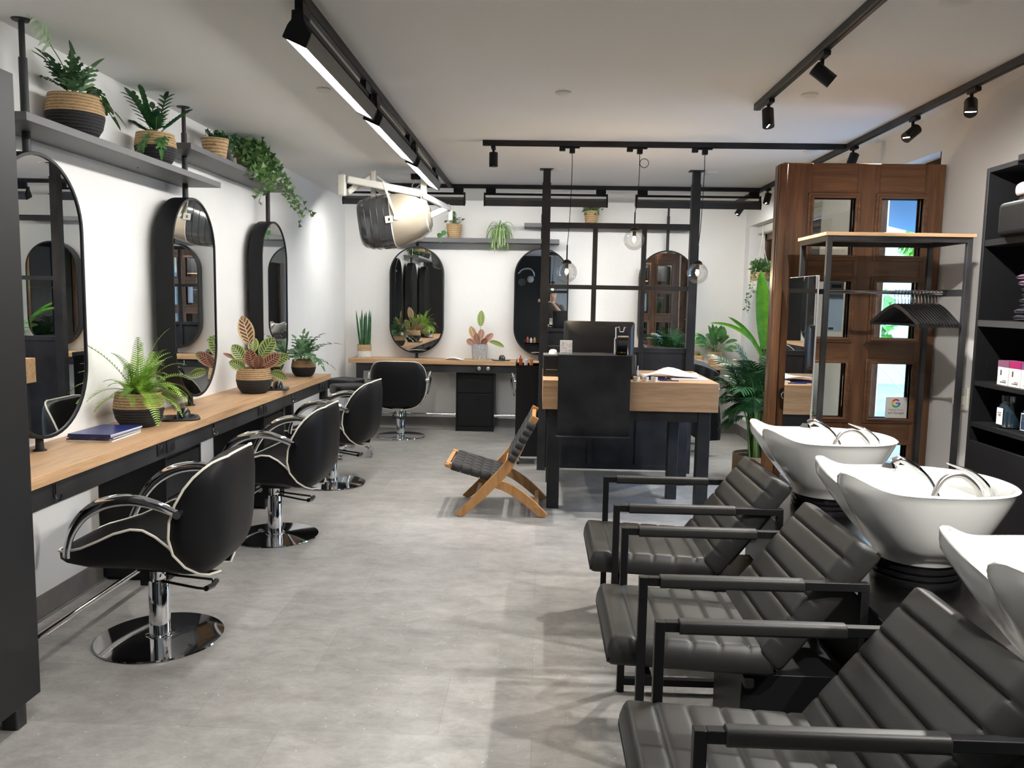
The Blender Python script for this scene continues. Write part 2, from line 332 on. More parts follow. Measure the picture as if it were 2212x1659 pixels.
# window: brown timber frame, glazing bars, blind cassette, low white sill
f = struct(MB().box(t-.10, t-.03, WY0, WY0+.07, WZ0, WZ1).box(t-.10, t-.03, WY1-.07, WY1, WZ0, WZ1).box(t-.10, t-.03, WY0, WY1, WZ0, WZ0+.07).box(t-.10, t-.03, WY0, WY1, WZ1-.16, WZ1-.09)
   .box(t-.10, t-.03, 8.30, 8.38, WZ0, WZ1-.1).build('window_1', 'door'))
MB().box(t-.085, t-.05, 7.72, 7.745, WZ0, WZ1-.1).box(t-.085, t-.05, 8.92, 8.945, WZ0, WZ1-.1).box(t-.085, t-.05, WY0, WY1, .92, .945).box(t-.085, t-.05, WY0, WY1, 1.60, 1.625).build('glazing_bars', 'blk', f)
MB().box(t-.070, t-.066, WY0+.06, WY1-.06, WZ0+.06, WZ1-.15).build('window_pane', 'glass', f)
MB().box(XR-.03, t-.10, WY0+.002, WY1-.002, WZ0, WZ0+.025).build('window_sill', 'white', f, bevel=.004)
MB().prism(rrect(t-.20, t-.11, WZ1-.10, WZ1-.005, .03), WY0+.02, WY1-.03, 'y').build('roller_blind', 'white', f)
for i, (x0, x1, y0, y1, z0, z1) in enumerate(((t-.16, t-.10, -2.2, -.4, .6, 2.4),)):  # window added behind the camera, unseen, to let in fill daylight
    b = MB(); q = False
    for a_, c_ in ((0, .06), (-.06, 0)):
        if q: b.box((x0 if a_ == 0 else x1)+a_, (x0 if a_ == 0 else x1)+c_, y0, y1, z0, z1)
        else: b.box(x0, x1, (y0 if a_ == 0 else y1)+a_, (y0 if a_ == 0 else y1)+c_, z0, z1)
    b.box(x0, x1, y0, y1, z0, z0+.06).box(x0, x1, y0, y1, z1-.06, z1); w_ = struct(b.build('added_fill_window', 'door', merge=False))
    (MB().box(x0, x1, y0+.02, y0+.024, z0, z1) if q else MB().box(x0+.02, x0+.024, y0, y1, z0, z1)).build('window_pane', 'glass', w_)
def portal(loc, rot_, w, h):
    ld = bpy.data.lights.new('daylight_portal', 'AREA'); ld.shape = 'RECTANGLE'; ld.size = w; ld.size_y = h; ld.cycles.is_portal = True
    lo = bpy.data.objects.new('daylight_portal', ld); C.objects.link(lo); lo.location = loc; lo.rotation_euler = rot_
portal((t+.01, 8.355, 1.325), (0, PI/2, 0), 2.25, 2.41); portal((t+.01, 5.765, 1.25), (0, PI/2, 0), 2.5, 1.37); portal((t+.01, -1.3, 1.5), (0, PI/2, 0), 1.8, 1.8)
# doorway frame
f = struct(MB().box(t-.16, t-.06, DY0, DY0+.07, 0, DZ).box(t-.16, t-.06, DY1-.07, DY1, 0, DZ).box(t-.16, t-.06, DY0, DY1, DZ-.08, DZ).build('door_2', 'brown_matt', bevel=.006))
MB().box(XR+.002, t-.02, 6.425, 6.449, 0.0, DZ-.002).box(XR+.002, t-.02, DY0+.001, DY0+.02, 0, DZ-.002).build('jamb_lining', 'brown_matt', f, bevel=.004, merge=False)
# the open brown oak leaf, seen square on
def door_leaf():
    X0, X1, Z0, Z1 = 1.43, 2.385, .01, 2.40; Y0, Y1 = 4.975, 5.03
    cols = [(1.607, 1.872), (2.005, 2.268)]; rows = [(1.85, 2.205), (1.357, 1.712), (.868, 1.22), (.375, .725)]
    o = struct(MB().box(X0, 1.607, Y0, Y1, Z0, Z1).box(1.872, 2.005, Y0+.001, Y1-.001, Z0, Z1).box(2.268, X1, Y0, Y1, Z0, Z1).build('door_1', 'door', bevel=.004, merge=False))
    b = MB()
    zs = [(2.205, 2.40), (1.712, 1.85), (1.22, 1.357), (.725, .868), (.01, .375)]
    for c in cols:
        for z0, z1 in zs: b.box(c[0], c[1], Y0+.002, Y1-.002, z0, z1)
    b.build('cross_rails', 'doorx', o, merge=False)
    for c in cols:
        for r in rows:
            b = MB()
            for k, (w, h) in enumerate(((.034, .010), (.018, .020))):
                for sy in (-1, 1):
                    y0, y1 = (Y0-h, Y0+.02) if sy < 0 else (Y1-.02, Y1+h)
                    b.box(c[0]-w+.012, c[0]+.010, y0, y1, r[0]-w+.012, r[1]+w-.012).box(c[1]-.010, c[1]+w-.012, y0, y1, r[0]-w+.012, r[1]+w-.012).box(c[0], c[1], y0, y1, r[0]-w+.012, r[0]+.010).box(c[0], c[1], y0, y1, r[1]-.010, r[1]+w-.012)
            fr = b.build('pane_moulding', 'doorx', o, bevel=.004, merge=False)
            MB().box(c[0]+.008, c[1]-.008, 5.0, 5.004, r[0]+.008, r[1]-.008).build('glass_pane', 'glass', fr)
    MB().prism(rrect(1.405, 1.455, 4.955, 4.976, .008), Z0, Z1-.01).build('closing_strip', 'door', o, bevel=.002)
    MB().box(X0-.028, X0, Y0+.006, Y1+.02, Z0, Z1-.01).build('edge_moulding', 'door', o, bevel=.008)
    for z, k in ((1.114, 1), (.925, 1)):
        h = MB().lathe([(.0, 0), (.030, 0), (.030, .006), (.022, .012), (.0, .012)], 20, axis='y').build('handle_rose', M_['bronze'], o, loc=(1.523, Y0-.013, z))
        MB().cyl((0, 0, 0), (0, -.045, 0), .008).tube([(-.03, -.045, -.004), (0, -.047, 0), (.05, -.046, 0), (.085, -.038, -.004)], [.007, .009, .008, .006], 8).build('lever', M_['bronze'], h)
    h = MB().lathe([(.0, 0), (.036, 0), (.034, .008), (.012, .014), (.0, .014)], 24, axis='y').build('lock_rose', M_['bronze'], o, loc=(1.500, Y0-.015, 1.02))
    MB().tube([(.021*math.cos(a), -.012, -.012+.021*math.sin(a)) for a in [2*PI*i/20 for i in range(20)]], .003, 6, closed=True).build('ring_pull', 'chrome', h)
M_['bronze'] = nm('dark_bronze', (.06,.045,.035), .35, metal=.8)
door_leaf()
# ---- outdoors
struct(MB().box(2.7, 30, -8, 30, -.14, -.10).build('ground_outside', nm('grey_paving', (.36,.36,.36), .8, var=.25, scale=3)))
h = thing('house', 'pale blue and white house across the street seen through the door panes', 'building', (0,0,-.1))
MB().box(4.6, 13, 17.5, 18, 0, 6).build('facade', nm('pale_blue_render', (.62,.82,.88), .8, var=.1, scale=1), h)
for x in (4.8, 10.6): MB().box(x, x+.9, 17.42, 17.5, 1.0, 2.6).build('window', nm('white_joinery', (.8,.8,.8), .5), h)
MB().box(11.5, 12, -4, 17, 0, 5).build('side_wall', nm('white_render', (.8,.8,.8), .8), h)
aw = thing('awning', 'blue awning outside above the window and doorway', 'awning', (0,0,0))
MB().prism([(2.70, 2.78), (4.6, 2.35), (4.6, 2.30), (2.70, 2.73)], 6.6, 9.4, 'y').build('canvas', nm('blue_canvas', (.10,.28,.50), .8), aw)
MB().cyl((4.6, 6.6, 2.32), (4.6, 9.4, 2.32), .02).cyl((2.70, 6.7, 2.1), (4.6, 6.7, 2.3), .012).cyl((2.70, 9.3, 2.1), (4.6, 9.3, 2.3), .012).build('frame', 'satin', aw)
fe = thing('lattice_fence', 'wire lattice fence outside beyond the doorway', 'fence', (3.55, 8.8, -.1))
b = MB()
for i in range(-6, 14):
    for s_ in (-1, 1):
        a = [i*.16, 0, 0]; e = [i*.16+s_*1.2, 0, 1.2]
        if -.1 < e[0] < 2.3 and -.1 < a[0] < 2.3: b.cyl(a, e, .006, 5)
b.build('mesh', 'satin', fe); MB().cyl((0,0,0), (0,0,1.3), .03).cyl((2.1,0,0), (2.1,0,1.3), .03).cyl((0,0,1.25), (2.1,0,1.25), .02).build('frame', 'white', fe)
def tree(x, y, h, r, lab):
    o = thing('tree', lab, 'tree', (x, y, -.1)); MB().tube([(0,0,0), (.1,0,h*.4), (0,.1,h*.75)], [.12, .09, .05]).build('trunk', nm('bark', (.12,.08,.05), .9), o)
    b = MB(); rn = random.Random(int(x*10))
    for i in range(900):
        d = Vector((rn.gauss(0,1), rn.gauss(0,1), rn.gauss(0,1))).normalized()*r*rn.uniform(.5, 1); c = Vector((0,0,h*.72))+Vector((d.x, d.y, d.z*.9))
        a = Vector((rn.gauss(0,1), rn.gauss(0,1), rn.gauss(0,1))).normalized()*.11; q = a.orthogonal().normalized()*.06
        b.add([c-a, c+q, c+a, c-q], [(0,1,2,3)])
    b.build('crown', M_['lgreen'], o)
tree(6.4, 9.4, 3.4, 1.3, 'leafy tree just outside the large window'); tree(7.35, 15.2, 4.0, .75, 'leafy tree in front of the pale blue house'); tree(4.7, 12.6, 2.0, .7, 'low leafy tree behind the lattice fence'); tree(7.0, 6.2, 3.0, .9, 'leafy tree straight outside the doorway')
# ---- small setting marks on the ceiling
for x, y, r, lab in ((-1.243, 4.643, .040, 'beside the linear track lights'), (.103, 4.676, .045, 'in the middle of the ceiling'), (1.464, 4.667, .045, 'beside the short spotlight track'), (.12, 7.35, .05, 'above the black partition, by its post under the far track'), (1.50, 7.42, .05, 'above the partition near the rightmost pendant cord'), (1.55, 3.26, .06, 'cut by the top edge of the photo'), (2.02, 6.35, .05, 'where two tracks meet near the doorway')):
    tag(MB().lathe([(0, ZC-.022), (r*.55, ZC-.02), (r, ZC-.01), (r, ZC), (0, ZC)], 28, (x, y, 0)).build('ceiling_sensor', 'white'), 'round white ceiling sensor ' + lab, 'sensor', 'round ceiling sensors')
# ================================================================ track lighting
def track(a, b, lab):
    o = thing('light_track', lab, 'light track', (0,0,0), 0, 'black lighting tracks'); a = Vector((*a, ZC-.0185)); b = Vector((*b, ZC-.0185)); d = (b-a).normalized(); q = Vector((-d.y, d.x, 0))
    MB().bar(a, b, .038, .036).build('rail', 'steel', o, bevel=.002)
    MB().bar(a-Vector((0,0,.0155)), b-Vector((0,0,.0155)), .012, .012).build('conductor_slot', 'carc', o)
    MB().bar(a-d*.004, a, .040, .038).bar(b, b+d*.004, .040, .038).build('end_cap', 'blk', o)
track((-.945, 1.2), (-.945, 8.36), 'black ceiling track carrying the lit linear lamps, running toward the far wall')
track((-2.1, 8.385), (2.179, 8.385), 'black ceiling track across the room close to the far wall')
track((-.445, 6.08), (2.179, 6.08), 'black ceiling track across the room holding three glass pendants')
track((1.24, .2), (1.24, 4.90), 'short black ceiling track with two spotlights above the wash chairs')
track((2.20, .2), (2.20, 9.55), 'long black ceiling track running beside the doorway wall')
def linear(lab, group, loc, rz, L=1.26, tilt=24):
    o = thing('linear_light', lab, 'track light', loc, rz, group)   # runs along local +y, throws light toward local -x and down
    MB().box(-.016, .016, .02, .12, -.045, 0).build('track_adapter', 'blk', o); MB().box(-.016, .016, L-.12, L-.02, -.045, 0).build('track_adapter', 'blk', o)
    MB().box(-.010, .010, 0.01, L-.01, -.064, -.043).build('gear_tray', 'blk', o)
    R = rot('Y', tilt)
    def P(x, z): v = R @ Vector((x, 0, z)); return (v.x, v.z-.126)
    body = [P(-.046, .026), P(.046, .026), P(.048, -.034), P(.042, -.034), P(.042, -.026), P(-.042, -.026), P(-.042, -.034), P(-.048, -.034)]
    MB().prism(body, .012, L-.012, 'y').build('housing', nm('satin_black_housing', (.05,.05,.05), .35, metal=.2) if 'satin_h' not in M_ else M_['satin_h'], o)
    MB().prism([P(-.042, -.027), P(.042, -.027), P(.042, -.032), P(-.042, -.032)], .014, L-.014, 'y').build('diffuser', 'lamp', o)
    cap = [(-.022, -.040), (.022, -.040), (.024, -.075), P(.049, .014), P(.050, -.037), P(-.050, -.037), P(-.049, .014), (-.024, -.075)]
    for y in (0, L-.014): MB().prism(cap, y, y+.014, 'y').build('end_cap', 'blk', o, bevel=.003)
    return o
M_['satin_h'] = nm('satin_black_housing', (.05,.05,.05), .35, metal=.2)
g = 'lit linear track lights'
L1 = linear('lit linear track lamp nearest the camera, cut by the top edge beside the other lamps', g, (-.945, 3.16, ZC-.041), 0)
dup(L1, (-.945, 4.56, ZC-.041), 0, 'lit linear track lamp in the middle of the row of three')
dup(L1, (-.945, 5.96, ZC-.041), 0, 'lit linear track lamp farthest along its track, above the hood dryer')
dup(L1, (-.945, 1.16, ZC-.041), 0, 'lit linear track lamp beyond the top edge of the photo')  # extra lamp out of view, added for light at the near end
g2 = 'linear track lights turned to the far wall'
for x, lab in ((-2.05, 'black linear lamp facing the far wall, behind the hood dryer'), (-.60, 'black linear lamp facing the far wall, between hood dryer and partition post'), (.94, 'black linear lamp facing the far wall, beside the far corner')):
    dup(L1, (x, 8.385, ZC-.041), -PI/2, lab, g2)
def spot(lab, x, y, d, lit=1.0, group='cylinder track spotlights', zt=ZC-.041):
    o = thing('track_spotlight', lab, 'spotlight', (x, y, zt), 0, group); d = Vector(d).normalized()
    MB().box(-.016, .016, -.045, .045, -.022, 0).build('track_adapter', 'blk', o, bevel=.003)
    MB().cyl((0,.02,-.02), (0,.02,-.055), .009, 10).build('stem', 'blk', o)
    c = Vector((0, .02, -.085)); a = c-d*.045; e = c+d*.060; 
    MB().tube([a, a+d*.004, e, e-d*.012, e-d*.013], [.026, .032, .032, .027, .0], 24).build('can', 'blk', o)
    MB().tube([e-d*.011, e-d*.006], [.026, .026], 24).build('lens', 'bulb', o)
    ld = bpy.data.lights.new('spot_lamp', 'SPOT'); ld.energy = SPOT*lit; ld.spot_size = math.radians(78); ld.spot_blend = .6; ld.shadow_soft_size = .028; ld.color = (1, .965, .91)
    lo = bpy.data.objects.new('spot_lamp', ld); C.objects.link(lo); lo.parent = o; lo.location = e+d*.004; lo.rotation_euler = d.to_track_quat('-Z', 'Y').to_euler()
    return o
spot('cylinder spotlight at the free end of the pendant track', -.37, 6.08, (0,.05,-1), .8)
spot('spotlight at the free end of the short track, lens down', 1.24, 4.64, (.02,-.25,-1))
spot('tilted spotlight on the short track, the one in front of its end spotlight', 1.24, 3.78, (.75,-.1,-.6))
spot('glaring spotlight shining at the viewer near the doorway wall', 2.20, 4.36, (-.35,-.75,-.75), 1.1)
spot('tilted spotlight above the open brown door', 2.20, 5.02, (-.75,-.3,-.6))
spot('spotlight whose lower half is hidden by the top of the brown door', 2.20, 5.95, (-.3,.0,-.9), .8)
spot('spotlight just behind the brown door, second from the far end of its track', 2.20, 8.12, (-.25,-.15,-.95), .7)
spot('spotlight at the far end of the long track, by the window niche', 2.20, 9.22, (-.55,-.1,-.8), .5)
for x, y, d in ((1.24, 2.5, (.60,1.1,-.95)), (1.24, 1.1, (.25,.5,-1)), (2.20, 2.7, (-.7,.2,-.8)), (2.20, 1.5, (-.7,.2,-.8)), (1.24, .35, (-.8,-.1,-1))):  # spots added out of view to brighten basins, chairs and door wall
    spot('unseen spotlight added on a ceiling track to brighten the wash area', x, y, d, .7 if y == 2.5 else 1.0)
# pendants
def pendant(lab, x, zg, ring=False):
    o = thing('globe_pendant', lab, 'pendant lamp', (x, 6.08, ZC-.041), 0, 'smoked glass globe pendants'); g_ = zg-(ZC-.041)
    MB().box(-.075, -.03, -.014, .014, -.03, 0).box(-.031, .075, -.012, .012, -.010, 0).box(.0, .04, -.018, .018, -.045, 0).build('track_adapter', 'blk', o, bevel=.004)
    dx = .012
    MB().tube(crv([(.02, 0, -.045), (.022, .004, -.2), (dx, 0, g_*.6), (0, 0, g_+.20)]), .0028, 6).build('cord', 'blk', o)
    MB().cyl((0,0,g_+.20), (0,0,g_+.08), .005, 8).lathe([(0, g_+.095), (.012, g_+.093), (.030, g_+.082), (.036, g_+.068), (.034, g_+.062), (0, g_+.062)], 20).build('cap', 'blk', o)
    MB().cyl((0,0,g_+.064), (0,0,g_+.025), .013, 12).build('lamp_holder', 'blk', o)
    MB().lathe([(.0, g_-.014), (.009, g_-.009), (.014, g_+.002), (.011, g_+.014), (.008, g_+.026)], 16).build('bulb', 'warm', o)
    MB().lathe([(.077*math.sin(math.radians(a)), g_+.077*math.cos(math.radians(a))) for a in range(26, 181, 7)], 32).build('globe', 'smoked', o)
    if ring: MB().tube([(.055+.032*math.cos(a), 0, -.11+.032*math.sin(a)) for a in [2*PI*i/24 for i in range(24)]], .0025, 6, closed=True).build('cord_loop', 'blk', o)
    ld = bpy.data.lights.new('pendant_bulb', 'POINT'); ld.energy = 5; ld.color = (1, .75, .45); ld.shadow_soft_size = .015
    lo = bpy.data.objects.new('pendant_bulb', ld); C.objects.link(lo); lo.parent = o; lo.location = (0,0,g_-.035)
pendant('lit glass globe pendant beside the partition post, over the printer', .189, 1.769); pendant('highest of the three lit glass globe pendants, with a loop in its cord', .682, 2.015, True); pendant('lit glass globe pendant at the window side of the partition', 1.155, 1.778)
# ================================================================ mirrors, poles, shelves
def stadium(w, h, n=24):
    r = w/2; return [(r*math.cos(a), (h/2-r)+r*math.sin(a)) for a in [PI*i/n for i in range(n+1)]]+[(r*math.cos(a), -(h/2-r)+r*math.sin(a)) for a in [PI+PI*i/n for i in range(n+1)]]
def salon_mirror(lab, loc, rz, group):
    """origin on the worktop; the glass looks toward local +x"""
    o = thing('pill_mirror', lab, 'mirror', loc, rz, group); W_, H_ = .640, 1.262; zc = .060+H_/2
    out = stadium(W_, H_); inn = stadium(W_-.030, H_-.030); n = len(out)
    def ring(pts, x): return [(x, p[0], p[1]+zc) for p in pts]
    rings = [ring(inn, .050), ring(inn, .057), ring(out, .057), ring(out, -.052), ring(stadium(W_-.02, H_-.02), -.056)]
    b = MB(); vs = [v for r_ in rings for v in r_]; fs = []
    for i in range(4):
        for j in range(n): fs.append((i*n+j, i*n+(j+1) % n, (i+1)*n+(j+1) % n, (i+1)*n+j))
    fs.append(tuple(4*n+j for j in range(n))); b.add(vs, fs); b.build('frame', 'blk', o, bevel=.0015)
    b = MB(); b.add(ring(inn, .051), [tuple(range(n))]); b.build('glass', 'mirror', o)
    MB().lathe([(.0, 0), (.030, 0), (.030, .004), (.018, .010), (.016, .068), (0, .068)], 20).build('foot', 'steel', o)
    zt = ZC-loc[2]
    MB().cyl((0,0,zc+H_/2-.01), (0,0,zt-.16), .0175, 16).build('ceiling_pole', 'steel', o)
    MB().cyl((0,0,zt-.17), (0,0,zt-.005), .0125, 16).lathe([(0, zt-.008), (.036, zt-.006), (.040, zt-.001), (0, zt)], 28).build('ceiling_plate', 'steel', o)
    return o
ML = salon_mirror('pill mirror nearest the camera beside the tall cabinet, reflecting the partition', (-2.255, 3.535, .84), 0, 'pill mirrors above the long worktop')
dup(ML, (-2.255, 5.12, .84), 0, 'middle pill mirror over the long worktop, reflecting the hood dryer at its top')
dup(ML, (-2.255, 6.675, .84), 0, 'pill mirror behind the patterned calathea, closest to the room corner')
gb = 'pill mirrors on the far wall'
for x, l in ((-1.475, 'far-wall pill mirror under the hood dryer, reflecting potted plants'), (0.005, 'far-wall pill mirror half behind the partition post, reflecting the photographer'), (1.475, 'far-wall pill mirror behind the partition grid, reflecting the brown door')):
    dup(ML, (x, 9.652, .84), -PI/2, l, gb)
def wshelf(lab, x0, x1, y0, y1, z, h=.035):
    tag(MB().box(x0, x1, y0, y1, z-h, z).build('wall_shelf', 'shelf', bevel=.0015), lab, 'shelf', 'long grey steel plant shelves')
wshelf('lower steel shelf above the worktop mirrors, holding two black-bottomed plant pots', XL, -2.10, 3.30, 5.305, 2.285)
wshelf('higher steel shelf above the worktop mirrors, holding the trailing ivy', XL, -2.10, 4.86, 6.86, 2.455)
wshelf('lower steel shelf on the far wall with the spider plant', -1.98, .203, 9.49, YB, 2.262, .05)
wshelf('higher steel shelf on the far wall behind the partition', -.207, 1.727, 9.49, YB, 2.445, .045)
# ================================================================ styling worktops
def worktop(name, lab, x0, x1, y0, y1, m_, legs, sockets, hooks, horiz):
    o = thing(name, lab, 'worktop', (0,0,0))
    b = MB(); 
    cuts = [4.365, y1] if not horiz else [-.69, x1]; s_ = y0 if not horiz else x0
    for k in cuts:
        if horiz: b.box(s_, k-.0012, y0, y1, .792, .84)
        else: b.box(x0, x1, s_, k-.0012, .792, .84)
        s_ = k
    b.build('board', m_, o, bevel=.002, merge=False)
    b = MB()
    if not horiz:
        b.box(x1-.035, x1-.015, y0, y1-.06, .70, .79).box(x0, x0+.03, y0, y1-.06, .75, .79)
        for y in legs: b.box(x1-.075, x1-.015, y-.035, y+.035, 0, .70).box(x0+.02, x0+.08, y-.035, y+.035, 0, .79).box(x0+.05, x1-.03, y-.02, y+.02, .72, .79)
    else:
        b.box(x0+.09, x1-.06, y0+.015, y0+.035, .70, .79)
        for x in legs: b.box(x-.035, x+.035, y0+.015, y0+.075, 0, .70).box(x-.02, x+.02, y0+.03, y1-.02, .72, .79)
    b.build('steel_frame', 'steel', o, merge=False)
    for s_ in sockets:
        for d in (0, .105):
            if not horiz: q = MB().box(-.004, .006, -.042, .042, -.030, .030).build('socket', 'plas', o, loc=(x1-.013, s_+d, .752), bevel=.003); MB().lathe([(0, .008), (.019, .008), (.023, .0055), (0, .005)], 20, axis='x').build('socket_ring', 'carc', q)
            else: q = MB().box(-.042, .042, -.006, .004, -.030, .030).build('socket', 'plas', o, loc=(s_+d, y0+.013, .752), bevel=.003); MB().lathe([(0, -.008), (.019, -.008), (.023, -.0055), (0, -.005)], 20, axis='y').build('socket_ring', 'satin', q)
    for s_ in hooks:
        pts = [(0,0,.03), (0,0,-.02), (.006,0,-.032), (.018,0,-.034), (.026,0,-.022), (.026,0,-.010)]
        q = MB()
        if not horiz: q.tube(pts, .005, 8).build('bag_hook', 'chrome', o, loc=(x1-.010, s_, .752))
        else: q.tube([(p[1], -p[0], p[2]) for p in pts], .005, 8).build('bag_hook', 'chrome', o, loc=(s_, y0+.008, .752))
    return o
worktop('styling_worktop', 'long oak styling worktop on black steel under three pill mirrors', XL, -1.945, 2.775, 7.46, 'oak', (2.86, 7.36), (4.08, 5.58, 7.15), (3.15, 4.75, 6.32), False)
worktop('styling_worktop', 'oak styling worktop running along the far wall', -2.235, 2.15, 9.36, YB, 'oakx', (-2.11, 2.04), (-.70, .95), (-1.86, -.22, 1.4), True)
def drawers(lab, loc, rz, dark=False):
    """front looks to local +x"""
    o = thing('drawer_unit', lab, 'drawer unit', loc, rz, 'black drawer units under the worktops')
    MB().box(-.37, -.018, -.225, .225, .02, .698).box(-.37, -.035, -.205, .205, 0, .02).build('carcass', 'carc', o, bevel=.002)
    MB().box(-.018, 0, -.225, -.209, 0, .698).box(-.018, 0, .209, .225, 0, .698).box(-.018, 0, -.209, .209, .682, .698).box(-.018, -.003, -.209, .209, .005, .055).build('front_frame', 'carc', o, bevel=.001, merge=False)
    for z0, z1 in ((.46, .668), (.065, .448)):
        d = MB().box(-.018, -.002, -.205, .205, z0, z1).build('drawer', 'carc', o, bevel=.002)
        MB().tube([(-.002, -.07, z1-.055), (.022, -.07, z1-.055), (.022, .07, z1-.055), (-.002, .07, z1-.055)], .0045, 8).build('handle', 'blk', d)
    return o
D1 = drawers('black two-drawer unit under the long worktop, behind the nearest styling chair', (-1.985, 4.41, 0), 0)
dup(D1, (-1.985, 5.95, 0), 0, 'black two-drawer unit under the long worktop, between the two farther styling chairs')
dup(D1, (-.748, 9.42, 0), -PI/2, 'black two-drawer unit under the far-wall worktop')
dup(D1, (.82, 9.42, 0), -PI/2, 'black two-drawer unit under the far-wall worktop, hidden by the partition panel')
def rail(lab, a, b, n):
    o = thing('foot_rail', lab, 'foot rail', (0,0,0), 0, 'chrome foot rails'); a = Vector(a); b = Vector(b)
    MB().cyl(a, b, .0145, 16).build('tube', 'chrome', o)
    for i in range(2):
        p = a if i == 0 else b; d = (b-a).normalized()*(-1 if i else 1)
        MB().cyl(p, p+d*.012, .026, 20).build('flange', 'chrome', o)
rail('chrome foot rail close to the tall cabinet at the near end', (-2.02, 2.905, .155), (-2.02, 4.18, .155), 1); rail('chrome foot rail between the two drawer units of the long worktop', (-2.02, 4.642, .155), (-2.02, 5.72, .155), 2); rail('chrome foot rail past the second drawer unit', (-2.02, 6.18, .155), (-2.02, 7.32, .155), 3)
rail('chrome foot rail along the far wall, behind the styling chair', (-2.07, 9.46, .19), (-.976, 9.46, .19), 4); rail('chrome foot rail along the far wall, on the partition side of the drawer unit', (-.52, 9.46, .19), (.592, 9.46, .19), 5)
# tall anthracite cabinet cut by the frame's edge
o = thing('tall_cabinet', 'tall anthracite cabinet cut by the photo edge, at the near end of the worktop', 'cabinet', (0,0,0))
MB().box(XL+.005, -1.822, 1.35, 2.765, .10, 2.29).build('carcass', 'cab', o, bevel=.002)
MB().box(-1.820, -1.800, 1.35, 2.060, .10, 2.29).build('cabinet_door', 'cab', o, bevel=.002); MB().box(-1.820, -1.800, 2.065, 2.765, .10, 2.29).build('cabinet_door', 'cab', o, bevel=.002)
MB().box(-2.3, -1.93, 1.37, 2.60, 0, .10).build('plinth', 'plas', o)
for x, y in ((-1.86, 2.70), (-1.86, 1.42), (-2.28, 2.70), (-2.28, 1.42)): MB().prism(rrect(x-.03, x+.03, y-.03, y+.03, .008, 3), 0, .10).build('leg', 'plas', o)
